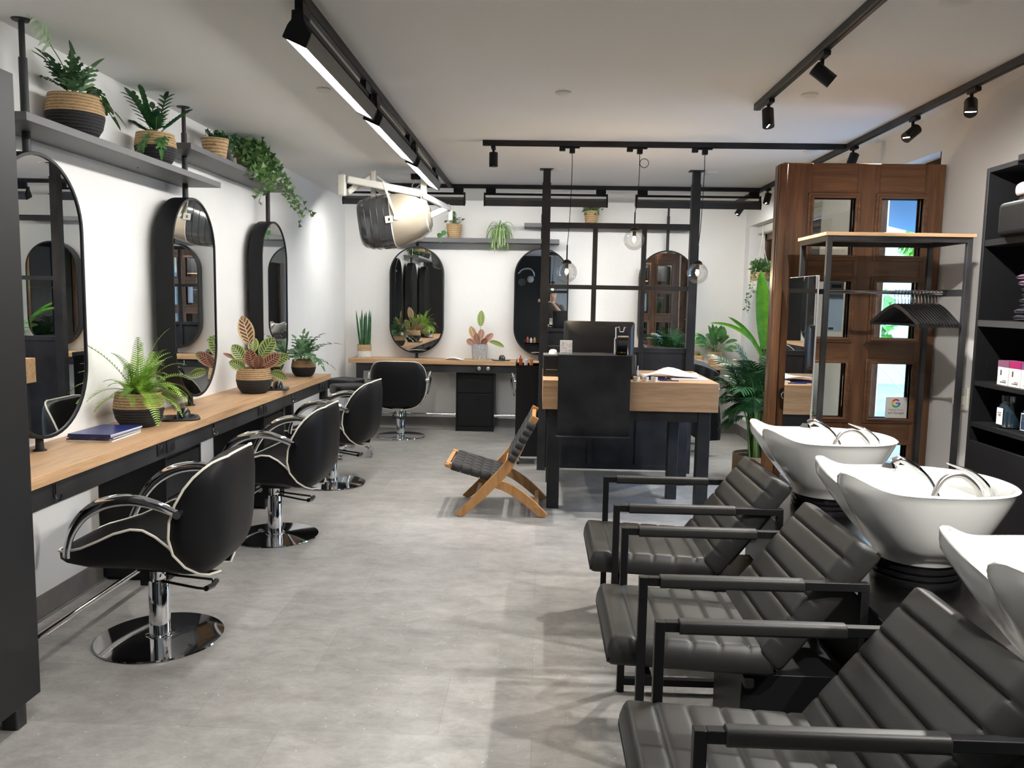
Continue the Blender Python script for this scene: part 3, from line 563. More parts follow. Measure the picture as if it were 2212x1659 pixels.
# ================================================================ styling chairs
def styling_chair(lab, loc, rz, group):
    """faces local +x, origin on the floor under the column"""
    o = thing('styling_chair', lab, 'salon chair', loc, rz, group)
    T0 = [(.345,-.25,-.30,.06), (.36,-.30,-.285,.15), (.385,-.345,-.262,.205), (.43,-.382,-.225,.25), (.50,-.408,-.19,.283), (.58,-.418,-.18,.300), (.66,-.421,-.188,.306), (.74,-.423,-.212,.303), (.81,-.423,-.245,.293), (.86,-.420,-.278,.276), (.895,-.416,-.310,.252), (.918,-.412,-.335,.222), (.930,-.408,-.358,.185), (.934,-.405,-.375,.14)]
    T = [(.345+(z-.345)*(.872-.345)/(.934-.345), c+.030, e-.006, w*1.0) for z, c, e, w in T0]
    zs = [t[0] for t in T]; N = 20
    def sect(t, inner):
        z, c, e, w = t; r_ = []
        for j in range(N+1):
            u = -1+2*j/N; a = abs(u); yy = w*math.sin(u*PI/2*.96)/math.sin(PI/2*.96); xx = c+(e-c)*a**3.2
            if inner: xx += .055*(1-a**6)+.004; yy *= .985
            r_.append((xx, yy, z))
        return r_
    outer = [sect(t, 0) for t in T]; inner = [sect(t, 1) for t in T]
    b = MB(); b.grid(outer); b.grid(inner)
    bd_o = [outer[0][j] for j in range(N+1)]+[outer[i][N] for i in range(1, len(T))]+[outer[-1][j] for j in range(N-1, -1, -1)]+[outer[i][0] for i in range(len(T)-2, 0, -1)]
    bd_i = [inner[0][j] for j in range(N+1)]+[inner[i][N] for i in range(1, len(T))]+[inner[-1][j] for j in range(N-1, -1, -1)]+[inner[i][0] for i in range(len(T)-2, 0, -1)]
    k = len(bd_o); b.add(bd_o+bd_i, [(i, (i+1) % k, k+(i+1) % k, k+i) for i in range(k)])
    bk = b.build('backrest', 'lea', o, ang=70)
    ctr = Vector((-.40, 0, .62)); pts = [Vector(p)+(Vector(p)-ctr).normalized()*.004 for p in bd_o]
    MB().tube(pts[::1], .0055, 6, closed=True).build('piping', 'pipe', bk)
    S = [(.352,.10,.452,.450,.436), (.345,.17,.462,.458,.420), (.325,.215,.472,.464,.400), (.28,.25,.482,.472,.384), (.20,.275,.492,.495,.370), (.12,.287,.495,.532,.362), (.05,.291,.495,.566,.357), (-.02,.292,.495,.586,.352), (-.07,.291,.495,.583,.35), (-.12,.287,.495,.555,.348), (-.17,.279,.495,.510,.347), (-.205,.264,.495,.462,.348), (-.235,.235,.49,.42,.352), (-.262,.18,.48,.392,.36), (-.28,.10,.46,.375,.366)]
    P = []; pipL = []; pipR = []
    for x, w, zt, ze, zb in S:
        top = []; M2 = 12
        for j in range(M2+1):
            u = -1+2*j/M2; a = abs(u); top.append((x, w*.97*u, zt+(ze-zt)*a**4))
        bot = []
        for j in range(1, 9):
            a = PI*j/9; bot.append((x, w*math.cos(a)*(1.0+.02*math.sin(a)), ze-.0-(ze-zb)*math.sin(a)**.55))
        P.append(top+bot); pipL.append(Vector((x, -w*.985, ze+.001))); pipR.append(Vector((x, w*.985, ze+.001)))
    st = MB().grid(P, closed_u=True, capends=True).build('seat', 'lea', o, ang=60)
    MB().tube(pipL[1:-1][::-1]+pipL[:1]+pipR[:1]+pipR[1:-1], .0055, 6).build('piping', 'pipe', st)
    MB().tube(crv([(.15, -.22, .505), (.0, -.16, .503), (-.15, -.12, .502)], 5), .0016, 4).tube(crv([(.15, .22, .505), (.0, .16, .503), (-.15, .12, .502)], 5), .0016, 4).build('seam', 'carc', st)
    for s_ in (-1, 1):
        pts = crv([(-.235, s_*.322, .665), (-.15, s_*.332, .705), (-.05, s_*.335, .725), (.06, s_*.332, .708), (.15, s_*.322, .655), (.21, s_*.310, .58), (.245, s_*.290, .50), (.255, s_*.278, .462)], 5)
        n = len(pts); rr = [.011+.006*math.sin(PI*min(1, i/(n-1)*1.25)) for i in range(n)]
        ar = MB().tube(pts, rr, 12, flat=1.5).build('armrest', 'chrome', o)
        MB().cyl((-.235, s_*.300, .665), (-.235, s_*.336, .665), .017, 14).cyl((.252, s_*.262, .47), (.252, s_*.290, .47), .009, 10).build('arm_bolt', 'chrome', ar)
    MB().lathe([(0, 0), (.272, 0), (.276, .004), (.274, .010), (.10, .018), (.062, .020), (0, .020)], 64).build('base_plate', 'chrome', o)
    MB().lathe([(.062, .018), (.062, .022), (.046, .026), (.046, .27), (.043, .275), (0, .275)], 32).lathe([(0, .27), (.030, .27), (.030, .345), (0, .345)], 24).build('column', 'chrome', o)
    MB().prism(rrect(-.11, .09, -.05, .05, .03), .325, .362, 'z').box(.035, .075, -.02, .02, .25, .33).build('pump_head', 'plas', o)
    h = MB().tube([(.0, -.055, .285), (-.05, -.062, .272), (-.21, -.080, .250), (-.235, -.03, .247), (-.235, .055, .255), (-.20, .065, .262), (-.04, .052, .285)], .006, 8).build('foot_lever', 'blk', o)
    MB().tube([(-.233, -.075, .246), (-.238, -.02, .244), (-.238, .06, .258)], .0125, 10).build('grip', 'rub', h)
    return o
gc = 'black salon chairs with cream piping'
SC = styling_chair('nearest black styling chair, on a round chrome base in front of the fern', (-1.698, 3.483, 0), PI+math.radians(1), gc)
dup(SC, (-1.697, 5.084, 0), PI-math.radians(1), 'second black styling chair along the long worktop')
dup(SC, (-1.715, 6.60, 0), PI-math.radians(4), 'third black styling chair along the long worktop, beside the rolling stools')
dup(SC, (-1.55, 8.98, 0), PI/2+math.radians(3), 'black styling chair turned to the far-wall mirror under the hood dryer')
dup(SC, (.03, 9.02, 0), PI/2+math.radians(8), 'black styling chair half hidden by the partition post')
dup(SC, (1.56, 8.72, 0), PI/2, 'black styling chair behind the reception desk with a black cape over it')
# cape hanging over that chair
P = []
for i in range(15):
    v = i/14; r_ = []
    for j in range(17):
        u = j/16; x = 1.42+.42*u+.03*math.sin(v*5+u*3); bump = .018*math.sin(u*22+v*3)
        if v < .2: z = .965+.02*math.sin(u*3)-.1*u*u; y = 8.50-.45*v/.2*.25
        else: z = .965-.1*u*u-(v-.2)/.8*(.80-.25*abs(u-.6)); y = 8.22+bump-.05*math.sin(v*4)
        r_.append((x, y, z))
    P.append(r_)
tag(MB().grid(P).build('hairdressing_cape', 'cloth', solid=.004), 'black hairdressing cape draped over the chair behind the desk', 'cape')
# ================================================================ partition
def partition():
    o = thing('steel_partition', 'black steel partition grid with two ceiling posts standing behind the desk', 'partition', (0, 7.36, 0)); X0, X1 = .034, 1.357
    for x in (X0, X1):
        p = MB().box(x-.038, x+.038, -.038, .038, 0, 2.60).build('post', 'steel', o, bevel=.002)
        MB().box(x-.033, x+.033, -.033, .033, 2.58, ZC-.006).box(x-.065, x+.065, -.05, .05, ZC-.006, ZC).build('post_extension', 'steel', p)
    a, c = X0+.038, X1-.038
    for z, h, in ((2.228, .050), (1.682, .038), (1.125, .045), (.045, .045)): MB().box(a, c, -.0215, .0215, z-h/2, z+h/2).build('cross_bar', 'steel', o, bevel=.002)
    for x in (.478, .915):
        MB().box(x-.021, x+.021, -.0205, .0205, 1.147, 2.204).build('mullion', 'steel', o, bevel=.002); MB().box(x-.021, x+.021, -.0205, .0205, .067, 1.103).build('mullion', 'steel', o, bevel=.002)
    MB().box(a, c, -.004, .004, .067, 1.104).build('panel', 'steel', o)
    return o
partition()
# black trolley half hidden behind the near post
o = thing('salon_trolley', 'black salon trolley with castors, mostly hidden behind the partition post', 'trolley', (-.085, 7.72, 0))
MB().box(-.13, .13, -.17, .17, .08, .93).build('body', 'carc', o, bevel=.004); MB().box(-.135, .135, -.175, .175, .93, .945).box(-.135, -.128, -.175, .175, .945, .985).box(.128, .135, -.175, .175, .945, .985).build('tray', 'blk', o)
for x, y in ((-.1, -.14), (.1, -.14), (-.1, .14), (.1, .14)):
    q = MB().cyl((x, y, .08), (x, y, .055), .009).box(x-.012, x+.012, y-.02, y+.014, .03, .058).build('castor', 'chrome', o, bevel=.002); MB().cyl((x-.010, y-.008, .024), (x+.010, y-.008, .024), .024, 18).build('wheel', 'rub', q)
for i, (x, y, hh, col) in enumerate(((-.09, -.12, .09, (.5,.1,.05)), (-.04, -.13, .075, (.8,.8,.8)), (.01, -.12, .085, (.6,.25,.1)))):
    b_ = tag(MB().lathe([(0, 0), (.018, 0), (.018, hh*.7), (.007, hh*.8), (.007, hh), (0, hh)], 16).build('spray_bottle', nm('bottle_plastic_%d' % i, col, .3), loc=(-.085+x, 7.72+y, .946)), ('small red bottle', 'small white bottle', 'small orange bottle')[i]+' on top of the black trolley', 'bottle')
# ================================================================ reception desk
def desk():
    o = thing('reception_desk', 'reception desk with a thick oak top on square black steel legs', 'desk', (0,0,0)); x0, x1, y0, y1 = .030, 1.318, 5.915, 6.95
    MB().box(x0, x1, y0, y1, .760, .975).build('top', 'oakx', o, bevel=.002)
    MB().box(x0+.085, x1-.14, y0+.04, y0+.12, .68, .76).box(x0+.085, x1-.14, y1-.12, y1-.04, .68, .76).box(x0+.02, x0+.085, y0+.12, y1-.12, .68, .76).box(x1-.12, x1-.04, y0+.12, y1-.12, .68, .76).build('apron', 'steel', o, merge=False)
    for x, y in ((x0+.045, y0+.045), (x1-.135, y0+.045), (x0+.045, y1-.12), (x1-.135, y1-.12)): MB().box(x, x+.092, y, y+.092, 0, .76).build('leg', 'steel', o, bevel=.003)
    MB().box(1.03, 1.11, y0+.42, y0+.50, 0, .68).build('support_post', 'steel', o, bevel=.003)
    return o
desk()
o = thing('steel_counter_screen', 'folded black steel plate screen hooked over the front of the desk', 'screen', (0,0,0)); 
MB().box(.140, .665, 5.862, 5.868, .575, 1.160).build('front_plate', 'steel', o); MB().box(.132, .675, 5.800, 5.868, .569, .575).build('lip', 'steel', o)
MB().box(.140, .665, 5.862, 6.18, 1.160, 1.166).box(.140, .665, 6.174, 6.18, .976, 1.160).build('shelf_plate', 'steel', o, merge=False)
ZS = 1.1665; ZD = .9755
# monitor on the desk
o = thing('monitor', 'black computer monitor seen from behind on the desk', 'monitor', (.475, 6.50, ZD))
P = []
for i, (y, s_, t_) in enumerate(((.020, 1.0, 0), (0, 1.0, 0), (-.012, .985, 0), (-.030, .86, .01), (-.045, .5, .02))):
    P.append([(p[0]*s_, y, .248+p[1]*s_*(1 if s_ > .9 else .85)-t_) for p in rrect(-.282, .282, -.175, .175, .02)])
MB().grid(P, closed_u=True, capends=True).build('housing', 'plas', o, ang=50); MB().box(-.272, .272, .0205, .0215, .088, .408).build('display', nm('dark_screen', (.01,.012,.02), .1), o)
for i in range(4):
    w = .24-.035*i; MB().tube([(-w, -.013, .408-.008*i), (0, -.022-.004*i, .398-.009*i), (w, -.013, .408-.008*i)], .0012, 4).build('vent_line', 'satin_h', o)
MB().box(-.055, .055, -.062, -.040, .155, .175).box(-.026, .026, -.060, -.035, .012, .17).build('stand', nm('grey_monitor_stand', (.09,.09,.09), .4), o, bevel=.003, merge=False); MB().prism(rrect(-.11, .11, -.11, .07, .02), 0, .012).build('foot', 'plas', o)
# card terminal in a stand
o = thing('card_terminal', 'black card payment terminal in a tilted holder on the steel screen', 'card terminal', (.602, 5.96, ZS), 0)
R = rot('X', 38); 
MB().box(-.042, .042, -.012, .016, .0, .17, R, (0, 0, .006)).build('body', 'plas', o, bevel=.006); MB().box(-.032, .032, -.016, -.011, .10, .15, R, (0, 0, .006)).build('display', 'satin_h', o)
for k, c in enumerate(((.5,.08,.04), (.6,.5,.05), (.10,.35,.12))): MB().box(-.030+.021*k, -.014+.021*k, -.015, -.011, .022, .034, R, (0,0,.006)).build('key', nm('terminal_key_%d' % k, c, .5), o)
MB().tube([(-.048, -.005, .004), (-.045, .07, .12), (-.045, .09, .0)], .004, 6).tube([(.048, -.005, .004), (.045, .07, .12), (.045, .09, .0)], .004, 6).tube([(-.045,.0,.12), (-.045, .02, .20), (-.02, .03, .205), (-.012, .03, .17), (.012, .03, .17), (.02, .03, .205), (.03, .03, .20)], .0045, 6).build('cradle', 'silver', o)
# card holder with leaflets, printer, mouse
o = thing('leaflet_holder', 'white leaflet holder on the steel screen in front of the monitor', 'leaflet holder', (.195, 5.93, ZS))
MB().box(-.045, .045, -.004, .0, .0, .105, rot('X', -14)).box(-.045, .045, -.002, .05, 0, .004).build('stand', 'white', o); MB().box(-.040, .040, -.007, -.004, .012, .095, rot('X', -14)).build('card', nm('printed_card', (.72,.66,.62), .6, var=.35, scale=60), o)
o = thing('printer', 'small black receipt printer on the desk between post and steel screen', 'printer', (.105, 6.30, ZD)); MB().prism(rrect(-.075, .075, -.10, .10, .012), 0, .155).build('body', 'plas', o, bevel=.006); MB().box(-.055, .055, -.104, -.099, .05, .056).build('paper_slot', 'satin', o)
MB().box(-.076, .076, -.101, .101, .155, .17).build('lid', nm('grey_lid', (.10,.10,.105), .4), o, bevel=.005)
tag(MB().lathe([(0, .034), (.018, .032), (.030, .022), (.034, .0), (0, 0)], 20, sy=1.6).build('computer_mouse', 'white', loc=(.105, 6.27, ZD+.172)), 'white computer mouse lying on top of the printer', 'mouse')
o = thing('desk_telephone', 'black cordless telephone standing in its cradle on the desk', 'telephone', (.715, 6.12, ZD)); MB().box(-.030, .030, -.05, .05, 0, .03).build('cradle', 'plas', o, bevel=.006); MB().box(-.022, .022, -.012, .014, .012, .175, rot('X', -12), (0, .01, .01)).build('handset', 'plas', o, bevel=.008); MB().tube([(.026, -.03, .03), (.030, .0, .10), (.03, .04, .03)], .004, 6).build('trim_bow', 'satin', o)
for i, (x, l) in enumerate(((.720, 'tea light glass closest to the steel screen'), (.785, 'middle tea light glass of the three on the desk edge'), (.850, 'tea light glass farthest from the steel screen'))):
    o = thing('tea_light_glass', l, 'tea light', (x, 5.965, ZD), 0, 'tea light glasses on the desk'); MB().lathe([(0, 0), (.024, 0), (.026, .034), (.023, .034), (.021, .004), (0, .004)], 20).build('glass', nm('white_frosted_glass_%d' % i, (.75,.74,.7), .15, var=.3, scale=90), o); MB().lathe([(0, .004), (.019, .004), (.019, .022), (0, .022)], 16).build('candle', 'pipe', o)
# papers on the desk
P = []
for i in range(13):
    u = i/12; r_ = []
    for j in range(8):
        v = j/7; h = .012+.035*math.sin(u*PI*1.1)**2+.028*u*math.sin(v*2.2)+.012*math.sin(u*9+v*3)
        r_.append((.775+.44*u+.03*v, 6.14+.32*v-.02*u, ZD+max(.004, h)))
    P.append(r_)
tag(MB().grid(P).build('open_appointment_book', 'paper', solid=.006), 'open appointment book with curling white pages on the desk', 'book')
tag(MB().box(.0, .17, 0, .24, 0, .006).build('blue_folder', 'blue', loc=(.79, 6.08, ZD)), 'flat blue folder peeping out under the white pages on the desk', 'folder')
tag(MB().box(0, .27, 0, .20, 0, .012).build('paper_pad', 'paper', loc=(1.00, 6.10, ZD), bevel=.002), 'white paper pad on the desk near the oak corner', 'paper pad')
tag(MB().cyl((0,0,0), (.14, -.01, 0), .004, 8).build('blue_pen', 'blue', loc=(.90, 6.03, ZD+.004)), 'blue pen lying on the desk in front of the pages', 'pen')
# ================================================================ folding webbed chair
def folding_chair():
    o = thing('folding_lounge_chair', 'low honey wood folding chair with woven black webbing', 'chair', (0,0,0)); y0, y1 = 5.66, 6.22
    def side(y):
        th = .024
        def plank(cl, ws): 
            cl = [Vector((a, 0, c)) for a, c in cl]; L_, R_ = [], []
            for i, p in enumerate(cl):
                d = (cl[min(i+1, len(cl)-1)]-cl[max(i-1, 0)]).normalized(); n = Vector((-d.z, 0, d.x)); L_.append(p+n*ws[i]/2); R_.append(p-n*ws[i]/2)
            return [(p.x, p.z) for p in L_+R_[::-1]]
        q = [(-.565, .0), (-.44, .12), (-.33, .235), (-.235, .34), (-.15, .47), (-.085, .60), (-.018, .735)]
        pts = crv([(a, 0, c) for a, c in q], 4); n = len(pts); ws = [.052+.022*math.sin(PI*min(1, i/(n-1)*1.3)) for i in range(n)]
        poly = plank([(p.x, p.z) for p in pts], ws); poly = [(a, max(0, c)) for a, c in poly]
        MB().prism(poly, y, y+th, 'y').build('back_leg_rail', 'teak', o, bevel=.004)
        q = [(.065, .0), (-.06, .115), (-.19, .205), (-.31, .245)] ; pts = crv([(a, 0, c) for a, c in q], 4); n = len(pts); ws = [.060+.012*math.sin(PI*i/(n-1)) for i in range(n)]
        poly = [(a, max(0, c)) for a, c in plank([(p.x, p.z) for p in pts], ws)]; s_ = 1 if y < 5.9 else -1
        MB().prism(poly, y+s_*.026, y+s_*.026+th, 'y').build('front_leg_rail', 'teak', o, bevel=.004)
    side(y0); side(y1)
    # seat rails
    A = Vector((-.665, 0, .372)); B = Vector((-.26, 0, .262)); d = (B-A).normalized(); n = Vector((-d.z, 0, d.x))
    for y in (y0-.002+.052, y1-.052+.026): 
        MB().bar(A+Vector((0, y+.012, 0)), B+Vector((0, y+.012, 0)), .022, .045, up=n).build('seat_rail', 'teak', o, bevel=.01)
    E_, F_ = Vector((-.215, 0, .375)), Vector((-.015, 0, .74))
    for p in (A+d*.02, Vector((-.22, 0, .355)), Vector((-.03, 0, .705)), Vector((.0, 0, .075)), Vector((-.44, 0, .115)), Vector((-.30, 0, .235))):
        MB().bar(p+Vector((0, y0+.024, 0)), p+Vector((0, y1, 0)), .03, .022, up=(0,0,1)).build('stretcher', 'teak', o, bevel=.003)
    # woven straps: seat
    def weave(P0, P1, nrm, ya, yb, na, nc, name):
        dd = (P1-P0); L_ = dd.length; dd.normalize(); w = L_/na*.93; b = MB(); t = .0022; 
        for i in range(na):       # straps running across (along y), wrapped round the rails
            c0 = P0+dd*(L_*(i+.5)/na); pts = []; m2 = nc*4
            for k in range(m2+1):
                yy = ya+(yb-ya)*k/m2; hh = .0032*math.sin(PI*(k/m2*nc)+PI*i); pts.append((yy, hh))
            row = [[c0-dd*w/2+nrm*(h+.027)+Vector((0, yy, 0)), c0+dd*w/2+nrm*(h+.027)+Vector((0, yy, 0))] for yy, h in pts]
            for s_, yy in ((0, ya), (1, yb)):
                e = -.012 if s_ == 0 else .012
                ext = [[c0+q*dd*w/2+nrm*hh+Vector((0, yy+e*f_, 0)) for q in (-1, 1)] for hh, f_ in ((.022, 1), (-.024, 1), (-.027, -1))]
                row = (ext[::-1]+row) if s_ == 0 else (row+ext)
            b.grid(row)
        wc = (yb-ya)/nc*.93
        for j in range(nc):
            yc = ya+(yb-ya)*(j+.5)/nc; m2 = na*4; row = []
            for k in range(m2+1):
                c = P0+dd*(L_*k/m2); hh = -.0032*math.sin(PI*(k/m2*na)+PI*j); row.append([c+nrm*(hh+.027)+Vector((0, yc-wc/2, 0)), c+nrm*(hh+.027)+Vector((0, yc+wc/2, 0))])
            row = [[q-nrm*.05 for q in row[0]]]+row+[[q-nrm*.05 for q in row[-1]]]
            b.grid(row)
        b.build(name, 'strap', o, solid=.003)
    weave(A+d*.05, B-d*.01, n, y0+.05, y1-.026, 5, 10, 'seat_webbing')
    dd = (F_-E_).normalized(); nb = Vector((-dd.z, 0, dd.x)); weave(E_+dd*.045-nb*.006, F_-dd*.05-nb*.006, nb, y0-.002, y1+.026, 6, 10, 'back_webbing')
folding_chair()
# ================================================================ hood dryer on a ceiling arm
def hood_dryer():
    o = thing('hood_dryer', 'beige and smoked hood hair dryer hanging from a white jointed ceiling arm', 'hair dryer', (-.90, 6.4, ZC))
    def V(x, y, z): return Vector((x+.90, y-6.4, z-ZC))
    MB().lathe([(0, 0), (.055, 0), (.055, -.02), (.03, -.035), (0, -.035)], 24, (V(-1.06, 7.30, ZC))).build('ceiling_mount', 'ivory', o)
    MB().prism(rrect(.0-.028, .028, -.028, .028, .01), -.03, -.50).build('drop_column', 'ivory', o, bevel=.004).location = V(-1.06, 7.30, ZC)
    def arm(a, b, w, h, m_, name): MB().bar(a, b, w, h).build(name, m_, o, bevel=.010, seg=3)
    A1, B1 = V(-1.085, 7.25, 2.478), V(-1.690, 7.062, 2.565)
    arm(A1, B1, .055, .062, 'ivory', 'lower_arm')
    q = [( .0, .0)]
    MB().prism(rrect(-.035, .035, -.035, .035, .015), -.125, .055).build('elbow', 'ivory', o, bevel=.012).location = V(-1.735, 7.062, 2.55)
    arm(V(-1.70, 7.108, 2.46), V(-1.537, 7.401, 2.66), .045, .045, 'ivory', 'elbow_arm')
    arm(V(-1.548, 7.401, 2.675), V(-1.107, 7.627, 2.362), .03, .034, 'silver', 'upper_arm'); arm(V(-1.537, 7.390, 2.66), V(-1.695, 7.345, 2.566), .028, .03, 'silver', 'spring_strut')
    MB().prism(rrect(-.022, .022, -.022, .022, .01), -.23, .05).build('hanger', 'ivory', o, bevel=.008).location = V(-1.520, 7.345, 2.64)
    arm(V(-1.062, 7.255, 2.464), V(-0.836, 7.401, 2.362), .05, .05, 'silver', 'rear_arm'); arm(V(-0.836, 7.401, 2.385), V(-1.017, 7.288, 2.283), .045, .05, 'ivory', 'rear_link')
    MB().prism(rrect(-.02, .02, -.02, .02, .008), -.09, .045).build('rear_elbow', 'ivory', o, bevel=.008).location = V(-0.831, 7.413, 2.351)
    # cable loop and plug block on the ceiling
    p = MB().box(-.045, .045, -.03, .03, -.05, 0).build('junction_box', 'blk', o, bevel=.004); p.location = V(-1.20, 7.75, ZC)
    MB().tube(crv([V(-1.20, 7.75, 2.675), V(-1.23, 7.70, 2.60), V(-1.18, 7.62, 2.575), V(-1.11, 7.48, 2.60), V(-1.06, 7.32, 2.62)], 6), .006, 6).build('cable', 'ivory', o)
    # hood: lathe-like shell along x, opening toward -x and down
    c = V(-1.310, 7.255, 2.235); Rh = rot('Y', -8)
    prof = [(-0.294, 0.186), (-0.271, 0.209), (-0.181, 0.226), (-0.090, 0.232), (0.000, 0.232), (0.110, 0.220), (0.221, 0.181), (0.296, 0.130), (0.325, 0.085)]
    def ring(x, r, n=28, f=0): 
        out = []
        for j in range(n):
            a = 2*PI*j/n; k = 1/(abs(math.cos(a))**3.4+abs(math.sin(a))**3.4)**(1/3.4); out.append(c+Rh @ Vector((x, r*k*math.cos(a)*.92, r*k*math.sin(a))))
        return out
    P = [ring(x, r) for x, r in prof if x >= -.005]; MB().grid(P, closed_u=True, capends=False).add(P[-1], [tuple(range(28))]).build('shell', 'champ', o, ang=50)
    P = [ring(x, r*1.0) for x, r in prof if x <= .005]; inn = [ring(x, r*.9) for x, r in prof if x <= .005]
    b = MB().grid(P, closed_u=True).grid(inn, closed_u=True).grid([P[0], inn[0]], closed_u=True); b.build('visor', 'smoke', o, ang=50)
    for x in (-.226, -.17, -.113, -.056):
        r = [q for q in prof if abs(q[0]-x) < .06][0][1]; rr = lerp_table([(a, b_) for a, b_ in prof], x)[0]; MB().tube(ring(x, rr*1.004), .0028, 5, closed=True).build('visor_rib', 'satin_h', o)
    MB().tube(ring(.0, .234), .005, 6, closed=True).build('seam_ring', 'ivory', o); MB().tube(ring(.300, .126), .008, 6, closed=True).build('back_rim', 'ivory', o)
    P2 = [[c+Rh @ Vector((-.02+.03*k, -.192, s_*.03)) for s_ in (-1, 1)] for k in range(2)]
    a = c+Rh @ Vector((.05, -.226, .0)); MB().bar(a, a+Vector((-.113, -.0, .30)), .018, .034, up=(0,1,0)).cyl(a+Vector((0, .01, 0)), a+Vector((0,-.016, 0)), .022, 18).build('yoke', 'ivory', o, bevel=.004)
    a2 = c+Rh @ Vector((-.011, -.2215, .0)); MB().box(-.035, .035, -.006, .006, -.035, .025, Rh, a2).build('control_plate', 'ivory', o, bevel=.003); MB().box(-.008, .008, -.009, -.004, -.018, .006, Rh, a2).build('switch', 'satin_h', o)
    MB().bar(V(-1.480, 7.345, 2.53), c+Vector((-.02, .03, .19)), .06, .05).build('hood_mount', 'ivory', o, bevel=.01)
hood_dryer()
# ================================================================ rolling stools
def stool(lab, loc, rz, group, zt=.69):
    o = thing('rolling_stool', lab, 'stool', loc, rz, group)
    for k in range(5):
        a = 2*PI*k/5+.3; d = Vector((math.cos(a), math.sin(a), 0))
        lg = MB().tube([d*.03+Vector((0,0,.135)), d*.12+Vector((0,0,.125)), d*.24+Vector((0,0,.085))], [.020, .017, .011], 8, flat=.7).build('leg', 'chrome', o)
        w = MB().cyl(d*.24+Vector((0,0,.085)), d*.24+Vector((0,0,.055)), .007); q = Vector((-d.y, d.x, 0)); c = d*.245+Vector((0,0,.027)); w.cyl(c-q*.022, c-q*.006, .027, 18).cyl(c+q*.006, c+q*.022, .027, 18).build('castor', 'chrome', lg)
    MB().lathe([(0, .10), (.035, .10), (.035, .15), (.022, .17), (.022, .34), (.014, .34), (.014, zt-.10), (0, zt-.10)], 20).build('gas_column', 'chrome', o)
    MB().prism(rrect(-.175, .175, -.165, .165, .07), zt-.10, zt).build('seat', 'lea', o, bevel=.025, seg=4); MB().prism(rrect(-.12, .12, -.11, .11, .04), zt-.115, zt-.10).build('seat_plate', 'plas', o)
    MB().tube([(.04, 0, zt-.12), (.16, .02, zt-.13)], .005, 6).build('height_lever', 'blk', o)
    return o
gst = 'black rolling stools in the corner'
ST = stool('black rolling stool in the corner by the end of the long worktop', (-1.86, 7.85, 0), .5, gst, .70)
dup(ST, (-2.05, 8.42, 0), 1.2, 'second black rolling stool, mostly hidden by the worktop end')
# ================================================================ backwash station
o = thing('wash_station_base', 'long black pedestal box with a brushed steel top carrying the wash basins', 'wash unit', (0,0,0))
MB().box(1.085, 1.50, .85, 4.11, 0, .588).build('pedestal', 'carc', o, bevel=.003); MB().box(1.075, 1.51, .84, 4.12, .588, .600).build('steel_top', 'stain', o, bevel=.002)
def wash_chair(lab, y, group):
    """local origin on the floor, guest looks to local -x"""
    o = thing('wash_chair', lab, 'wash chair', (0, y, 0), 0, group); W_ = .285; tk = .028
    for s_ in (-1, 1):
        y0 = s_*W_-tk/2; y1 = s_*W_+tk/2
        fr = MB().box(.338, .338+tk, y0, y1, .0, .675).box(.338+tk, 1.072, y0, y1, .675-tk, .675).box(.338+tk, .76, y0, y1, .03, .03+tk).build('side_frame', 'blk', o, bevel=.002, merge=False)
        MB().prism([(s_*W_+p[0], p[1]) for p in rrect(-.0205, .0205, .6405, .6810, .012)], .405, .865, 'x').build('arm_pad', 'leag', fr, bevel=.003)
        MB().lathe([(0, -.004), (.016, -.004), (.016, .0), (.0, .002)], 14, (.352, s_*W_, 0)).build('foot', 'rub', fr)
        MB().box(1.046, 1.072, y0, y1, .35, .647).build('bracket', 'blk', fr)
    MB().box(.366, .394, -W_+tk/2, W_-tk/2, .300, .328).build('cross_bar', 'blk', o); MB().box(.70, .728, -W_+tk/2, W_-tk/2, .300, .328).build('cross_bar', 'blk', o)
    MB().box(.705, 1.07, -.20, .20, .0, .315).build('pedestal', 'carc', o, bevel=.003)
    def cushion(P0, P1, n, L, half, th, ribs, name, edge=.012, soft=.009):
        d = (P1-P0).normalized(); rows = []; NX = ribs*12; NY = 40
        for i in range(NX+1):
            u = i/NX; k = (u*ribs) % 1; rib = soft*(1-abs(2*k-1)**9) if 0 < u < 1 else 0; e = min(u, 1-u)*L; ed = -th*.45*max(0, 1-e/.022)**2
            top = []
            for j in range(NY+1):
                v = -1+2*j/NY; bx = (1-abs(v)); flat = 1 if bx > .10 else bx/.10; sd = -th*.45*max(0, 1-bx*half/.016)**2
                top.append(P0+d*(u*L)+n*(th/2+rib*flat+ed+sd)+Vector((0, v*half, 0)))
            bot = [P0+d*(u*L)+n*(-th/2-ed*.3+q_)+Vector((0, v*half, 0)) for v, q_ in ((1, .012), (.975, 0), (-.975, 0), (-1, .012))]
            rows.append(top+bot)
        return MB().grid(rows, closed_u=True, capends=True).build(name, 'leag', o, ang=75)
    A = Vector((.245, 0, .408)); B = Vector((.80, 0, .383)); d = (B-A).normalized(); n = Vector((-d.z, 0, d.x)); cushion(A, B, n, (B-A).length, .272, .085, 6, 'seat')
    A = Vector((.775, 0, .385)); B = Vector((1.085, 0, .785)); d = (B-A).normalized(); n = Vector((-d.z, 0, d.x)); cushion(A, B, n, (B-A).length, .278, .085, 6, 'backrest', soft=.011)
    MB().bar(Vector((.86, -.2, .40)), Vector((1.06, -.2, .66)), .02, .03).bar(Vector((.86, .2, .40)), Vector((1.06, .2, .66)), .02, .03).build('back_support', 'blk', o, merge=False)
    return o
gw = 'wash chairs in a row before the basins'
WC = wash_chair('wash chair closest to the desk and the palm, with the farthest basin behind it', 3.76, gw)
dup(WC, (0, 2.838, 0), 0, 'middle wash chair of the row, with the fully visible middle basin behind it')
